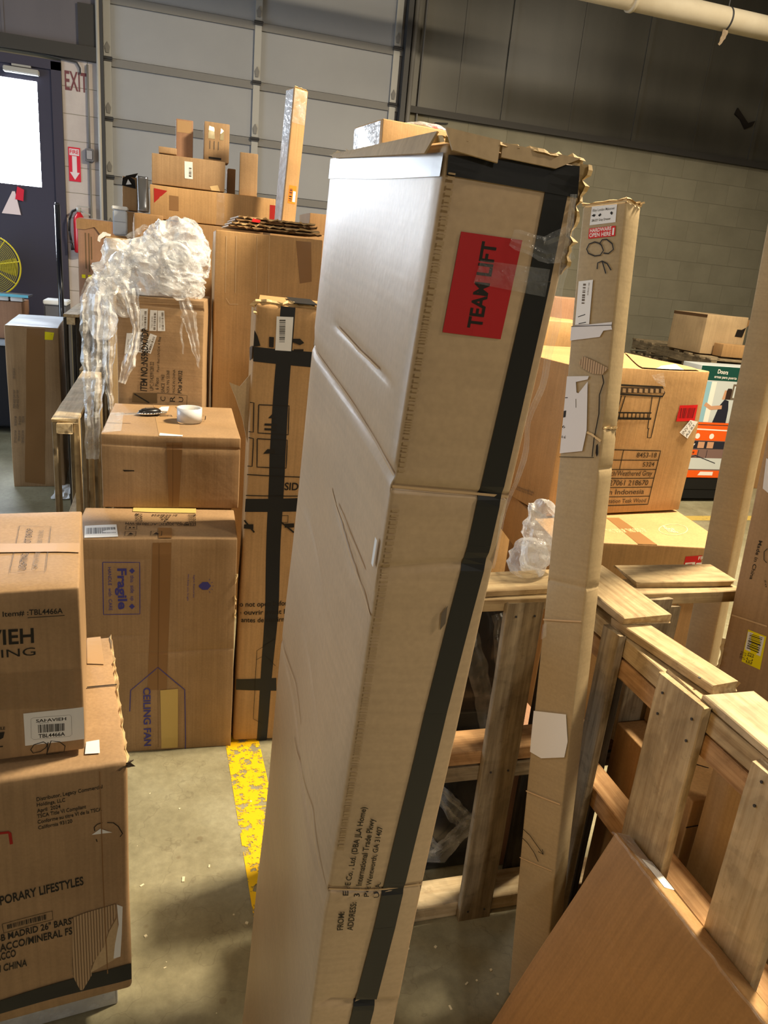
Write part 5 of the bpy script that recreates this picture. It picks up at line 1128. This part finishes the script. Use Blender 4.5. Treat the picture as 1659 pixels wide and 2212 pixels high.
lo.quad('orange_band', 'f', [(0, .30), (.6, .30), (.6, .42), (0, .42)], M_orange); lo.quad('orange_band', 'f', [(0, .0), (.6, .0), (.6, .06), (0, .06)], M_orange); lo.quad('photo', 'f', [(0, .07), (.6, .07), (.6, .16), (0, .16)], M_photo)
lo.quad('white_band', 'f', [(.0, .385), (.6, .375), (.6, .385), (0, .395)], M_whitep)
for u in (.08, .21): lo.quad('round_icon', 'f', [(u + .022 * math.cos(2 * math.pi * i / 14), .335 + .022 * math.sin(2 * math.pi * i / 14)) for i in range(14)], M_whitep)
lo.quad('product_tag', 'f', [(.0, .185), (.11, .185), (.11, .225), (.0, .225)], M_orange); lo.bars('f', [(.03, .195), (.09, .195), (.09, .212), (.03, .212)], 10, M_ink)
lo.quad('black_band', 'f', [(0, .235), (.6, .235), (.6, .295), (0, .295)], M_navp); lo.text('f', 'ay', (.01, .25), (.075, .25), .035, M_whitep, .02)
for u in (.10, .185): lo.quad('inset_photo', 'f', [(u, .24), (u + .06, .24), (u + .06, .29), (u, .29)], M_skin)
for u in (.03, .12, .2): lo.line('f', [(u, .16), (u, .225)], .004, M_navp)
lo.line('f', [(.0, .14), (.1, .18), (.3, .12)], .006, M_navp); lo.quad('white_pillow_print', 'f', [(.16, .02), (.3, .02), (.3, .05), (.18, .05)], M_whitep)
hi = box('retail carton with green title band and door photo', (3.86, 4.46), (4.78, 5.0), (.626, 1.075), M_photo, name='retail_carton', bow=0, wob=0)
hi.quad('green_band', 'f', [(0, .34), (.6, .34), (.6, .446), (0, .446)], M_green); hi.text('f', 'Doors', (.15, .395), (.245, .39), .03, M_whitep, .02); hi.text('f', 'ernas para puerta', (.13, .36), (.335, .355), .02, M_whitep, .01)
hi.quad('photo', 'f', [(.0, .02), (.16, .02), (.16, .33), (.0, .33)], M_cyanp); hi.quad('door_print', 'f', [(.12, .02), (.165, .02), (.165, .33), (.12, .33)], M_whitep)
hi.quad('figure_print', 'f', [(.20, .0), (.33, .0), (.325, .12), (.31, .19), (.27, .20), (.235, .15)], M_navp); hi.quad('figure_print', 'f', [(.27, .20), (.32, .20), (.33, .25), (.315, .285), (.28, .285), (.265, .25)], flat('dark_hair_print', srgb(52, 38, 34), .5)); hi.quad('figure_print', 'f', [(.245, .20), (.272, .20), (.272, .27), (.255, .27)], M_skin); hi.line('f', [(.26, .14), (.16, .13), (.10, .16)], .03, M_skin); hi.quad('picture_print', 'f', [(.32, .20), (.40, .20), (.40, .32), (.32, .32)], M_grey); hi.quad('picture_print', 'f', [(.335, .215), (.385, .215), (.385, .305), (.335, .305)], M_photo); hi.quad('orange_band', 'f', [(0, 0), (.6, 0), (.6, .018), (0, .018)], M_orange)
def flat_pallet(label, loc, yaw, L, Wd):
    t = thing('pallet', label, 'pallet', loc, yaw)
    for x_ in (.03, Wd / 2, Wd - .03): plank(t, 'stringer', (x_, L / 2, .065), (L, .045, .07), M_woodg, ALY)
    n = 9
    for i in range(n): plank(t, 'deck_board', (Wd / 2, .05 + (L - .1) * i / (n - 1), .109), (Wd, .10, .016), M_woodg)
    for i in range(5): plank(t, 'bottom_board', (Wd / 2, .06 + (L - .12) * i / 4, .0205), (Wd, .09, .016), M_woodg)
    return t
box('long dark carton under the stacked pallets in the corner', (4.40, 5.3), (5.22, 6.9), (0, .860), M_cardd, -13, bow=0, wob=0)
flat_pallet('lower wooden pallet in the corner stack', (4.22, 5.14, .855), -13, 1.75, .95)
flat_pallet('upper wooden pallet in the corner stack carrying cartons', (4.22, 5.14, .978), -13, 1.75, .95)
kb = box('torn carton with dark side on the corner pallets', (4.35, 4.74), (5.42, 5.92), (1.104, 1.425), M_cardl, -4)
kb.quad('dark_rim', 'l', [(0, .295), (.5, .295), (.5, .32), (0, .32)], M_seam); kb.flap([(.10, -.252, .16), (.17, -.255, .16), (.19, -.25, .24), (.15, -.256, .22), (.11, -.254, .22)], M_dark, 'torn_hole', .002)
kb.flap([(.19, -.24, .30), (.26, -.22, .31), (.25, -.22, .27), (.20, -.24, .24)], M_cardd, 'open_flap')
box('small carton before the torn carton on corner pallets', (4.42, 4.72), (5.24, 5.38), (1.103, 1.205), M_cardo, -8, bow=.001, wob=.001)

# ================================================================== LEFT BACK CORNER
ex = thing('fire_extinguisher', 'red fire extinguisher with black hose hung by the exit door', 'fire extinguisher', (-.695, YW - .075, 1.42))
M_exr = flat('extinguisher_red', srgb(190, 22, 36), .3, .5, coat=.4); M_blk = flat('black_rubber_hose', srgb(28, 28, 30), .6)
m = MB(); prof = [(.0, .012), (.035, 0), (.045, .012), (.046, .26), (.042, .285), (.028, .31), (.016, .325), (.016, .335)]
for i in range(24):
    a = 2 * math.pi * i / 24
    for r_, z_ in prof: m.v.append((r_ * math.cos(a), r_ * math.sin(a), z_))
k = len(prof)
for i in range(24):
    j = (i + 1) % 24
    for q in range(k - 1): m.f.append((i * k + q, j * k + q, j * k + q + 1, i * k + q + 1))
m.build('cylinder', M_exr, ex, True)
MB().cyl((0, 0, .33), (0, 0, .365), .02, n=14).build('valve', M_stile, ex, True)
MB().box(-.01, .085, -.01, .01, .372, .380).build('lever', M_stile, ex); MB().prism([(-.005, .35), (.09, .31), (.092, .32), (.0, .365)], -.01, .01).build('handle', M_stile, ex)
MB().tube([(-.015, 0, .35), (-.05, -.01, .33), (-.075, -.015, .26), (-.078, -.02, .17), (-.066, -.02, .10), (-.062, -.02, .06)], .009, 8).build('hose', M_blk, ex, True)
MB().cyl((-.062, -.02, .075), (-.056, -.02, .02), .010, .014, 10).build('nozzle', M_blk, ex, True)
MB().box(-.03, .03, .047, .072, .05, .30).build('wall_bracket', M_hinge, ex)
fs_ = thing('fire_sign', 'red fire extinguisher sign with white down arrow', 'sign', (-.722, YW - .004, 1.99))
MB().box(-.046, .046, -.003, .003, 0, .262).build('plate', M_signred, fs_)
MB().box(-.038, .038, -.005, -.0031, .20, .250).build('title_panel', M_signwhite, fs_)
MB().prism([(-.018, .195), (.018, .195), (.018, .07), (.038, .07), (.0, .012), (-.038, .07), (-.018, .07)], -.005, -.0031).build('arrow', M_signwhite, fs_)
wall_text('FIRE', -.034, .034, .213, .028, M_signred, -.0056, 'printed_text', fs_, .02)
jb = thing('junction_box', 'grey electrical junction box with conduit beside the dock door', 'junction box', (-.60, YW - .03, 2.155))
MB().box(-.034, .034, -.025, .03, 0, .10).build('box_body', flat('grey_enclosure', srgb(112, 112, 120), .5), jb, bevel=.006)
MB().box(-.024, .024, -.031, -.0255, .014, .086).build('cover', flat('pale_cover', srgb(150, 150, 158), .5), jb, bevel=.003)
MB().cyl((0, .01, 0), (0, .01, -2.1), .009).build('conduit', M_rail, jb, True); MB().cyl((0, .01, .1), (0, .01, .72), .009).build('conduit', M_rail, jb, True)
po = thing('steel_post', 'glossy black round post standing before the exit door', 'post', (-.716, 6.0, 0))
MB().cyl((0, 0, 0), (0, 0, 1.745), .019, n=20).build('shaft', flat('gloss_black_paint', srgb(22, 24, 32), .18, .6, coat=.5), po, True)
m = MB(); m.cyl((0, 0, 1.745), (0, 0, 1.762), .019, .013, 20); m.build('cap', flat('gloss_black_cap', srgb(30, 32, 40), .2, .6), po, True)
MB().cyl((0, 0, 0), (0, 0, .012), .06, n=20).build('base_plate', M_hinge, po)
ct = thing('tool_cart', 'black tool cart with light grey tray top by the exit door', 'cart', (-1.42, 6.68, 0))
MB().box(-.32, .34, -.22, .20, .06, .70).build('cabinet', flat('black_cabinet', srgb(26, 27, 34), .45), ct, bevel=.01); MB().box(-.34, .36, -.25, .22, .701, .745).build('tray_top', flat('grey_tray', srgb(170, 178, 190), .4), ct, bevel=.008)
for x_ in (-.26, .28):
    for y_ in (-.16, .14): MB().cyl((x_ - .015, y_, .035), (x_ + .015, y_, .035), .035, n=14).build('wheel', M_hinge, ct)
box('reddish carton on the black tool cart', (-1.62, -1.06), (6.50, 6.84), (.750, 1.03), M_cardr, bow=.002, wob=.002)
for k, x_ in enumerate((-1.36, -1.24, -1.14)): 
    b = box(('white small box under the thin board, farthest from the black post', 'white small box under the thin board, middle one of the row', 'white small box under the thin board, closest to the black post')[k], (x_, x_ + .085), (6.52, 6.60), (1.035, 1.068), M_white, name='small_box', cat='box', bow=0, wob=0, rad=.003, group='small white boxes under the board')
ab = thing('board', 'thin board with blue reflection painted on its front edge, above small white boxes', 'board', (-1.32, 6.60, 1.070))
MB().box(-.34, .31, -.10, .12, 0, .014).build('panel', flat('dark_laminate', srgb(60, 64, 74), .3), ab); MB().box(-.34, .31, -.108, -.1005, -.002, .018).build('edge_strip', flat('blue_reflection_edge', srgb(120, 206, 232), .2, .6), ab)  # aqua strip stands in for blue light reflected on the shiny edge
gb = thing('grey_bin', 'grey bin with white lid behind the black post', 'bin', (-.83, 6.75, 0))
MB().box(-.09, .08, -.12, .12, 0, 1.02).build('bin_body', flat('grey_bin_plastic', srgb(96, 98, 106), .5), gb, bevel=.01); MB().box(-.095, .085, -.13, .13, 1.021, 1.055).build('lid', flat('white_bin_lid', srgb(216, 220, 224), .4), gb, bevel=.006)
# yellow drum fan behind the cart
yf = thing('floor_fan', 'round fan with yellow guard standing before the dark exit door', 'fan', (-1.372, 7.06, 0))
M_yel = flat('yellow_guard', srgb(190, 178, 40), .45); M_yelg = flat('yellow_mesh', srgb(150, 142, 40), .6)
c_ = (0, 0, 1.267)
def fan_ring(r, th, n=48, y=0.0):
    m_ = MB()
    for i in range(n):
        a = 2 * math.pi * i / n; b = 2 * math.pi * (i + 1) / n; m_.cyl((r * math.cos(a), y, c_[2] + r * math.sin(a)), (r * math.cos(b), y, c_[2] + r * math.sin(b)), th, n=6, cap=False)
    return m_
fan_ring(.238, .007, y=-.055).build('guard_rim', M_yel, yf, True)
m = MB()
for k in range(16): r_ = .03 + .0125 * k; q = fan_ring(r_, .0026, 40, -.055 - .012 * (1 - (r_ / .24) ** 2)); b = len(m.v); m.v += q.v; m.f += [tuple(b + i for i in f) for f in q.f]
m.build('guard_wires', M_yelg, yf)['kind'] = 'stuff'
for k in range(8): a = math.pi * k / 4 + .2; MB().cyl((0, -.07, c_[2]), (.236 * math.cos(a), -.058, c_[2] + .236 * math.sin(a)), .004, n=6).build('guard_spoke', M_yel, yf)
MB().cyl((0, -.075, c_[2]), (0, -.062, c_[2]), .035, n=24).build('badge', M_yel, yf)
for k in range(3):
    a0 = 2 * math.pi * k / 3; V = []; F = []
    for i in range(9):
        for j in range(5):
            r_ = .03 + .18 * j / 4; a = a0 + (i / 8 - .5) * (.9 - .2 * j / 4); V.append((r_ * math.cos(a), -.02 + .03 * (i / 8), c_[2] + r_ * math.sin(a)))
    for i in range(8):
        for j in range(4): q = i * 5 + j; F.append((q, q + 1, q + 6, q + 5))
    mesh_obj('blade', V, F, M_yelg, yf)
m = MB(); m.cyl((0, -.02, c_[2]), (0, .09, c_[2]), .06, .05, 20); m.build('motor', M_hinge, yf, True)
MB().cyl((0, .04, .03), (0, .04, c_[2]), .018, n=14).build('stand_pole', M_hinge, yf, True); MB().cyl((0, .0, 0), (0, .0, .03), .16, n=28).build('stand_base', M_hinge, yf)
# pipe under the roof
pp = thing('overhead_pipe', 'pale overhead pipe with strap and hanging rag under the roof', 'pipe', (2.7, 6.0, 3.69))
MB().cyl((-6.7, 0, 0), (6.6, 0, 0), .085, n=32).build('pipe', M_duct, pp, True)
for x_ in (.75, 2.9): MB().cyl((x_, 0, 0), (x_ + .03, 0, 0), .098, n=32).build('collar', M_duct, pp, True)
MB().cyl((1.63, 0, 0), (1.645, 0, 0), .088, n=32).build('strap', M_hinge, pp, True)
for x_ in (-5.5, -3.6, -1.7, .3, 1.64, 3.2, 5.2): MB().cyl((x_, 0, .08), (x_, 0, 1.01), .006, n=8).build('hanger_rod', M_hinge, pp)
strand(pp, [(1.62, -.05, -.09), (1.61, -.05, -.14), (1.58, -.05, -.20)], [.05, .045, .02], flat('dusty_rag', srgb(150, 132, 110), .9), 51, 16, 5, .008, (0, -1, 0), 'rag')
M_dash = flat('printed_flute_dashes', srgb(166, 142, 110), .7)  # faint printed dashes, slightly darker than the board
team.bars('f', [(.003, 1.0), (.003, 1.37), (.009, 1.37), (.009, 1.0)], 150, M_dash); team.bars('f', [(.003, 1.40), (.003, 1.62), (.008, 1.62), (.008, 1.40)], 90, M_dash)
carton.quad('label', 't', [(.07, .012), (.07, .036), (.14, .036), (.14, .012)], M_white)
# paper and scraps on the floor
ps = thing('paper_sheet', 'crumpled white paper lying on the floor beside the end-on pallet', 'paper', (-.62, 4.90, 0))
V = []; F = []
for j in range(9):
    for i in range(7): V.append((-.05 + .1 * i / 6 + .012 * noise.noise(Vector((i, j, 3)) * .6), -.16 + .32 * j / 8, .004 + .02 * abs(noise.noise(Vector((i, j, 9)) * .5))))
for j in range(8):
    for i in range(6): q = j * 7 + i; F.append((q, q + 1, q + 8, q + 7))
mesh_obj('sheet', V, F, M_white, ps)
rr = random.Random(11); m = MB()
for k in range(46):
    x_, y_ = (rr.uniform(-.12, .25), rr.uniform(1.05, 2.0)) if k < 22 else (rr.uniform(.3, .75), rr.uniform(.95, 1.3)); s_ = rr.uniform(.001, .0035); a = rr.uniform(0, 3.14); l_ = s_ * rr.choice((1, 1, 2.5))
    b = len(m.v); ca_, sa_ = math.cos(a), math.sin(a)
    for (u, v, z_) in [(su * l_, sv * s_, zz) for zz in (0, s_ * .8) for su, sv in ((-1, -1), (1, -1), (1, 1), (-1, 1))]: m.v.append((x_ + u * ca_ - v * sa_, y_ + u * sa_ + v * ca_, z_))
    m.f += [tuple(b + i for i in q) for q in ((0, 3, 2, 1), (4, 5, 6, 7), (0, 1, 5, 4), (1, 2, 6, 5), (2, 3, 7, 6), (3, 0, 4, 7))]
o = m.build('floor_scraps', flat('pale_scraps', srgb(216, 206, 176), .7)); tag(o, 'tiny pale scraps of paper and foam scattered on the floor', 'debris'); o['kind'] = 'stuff'
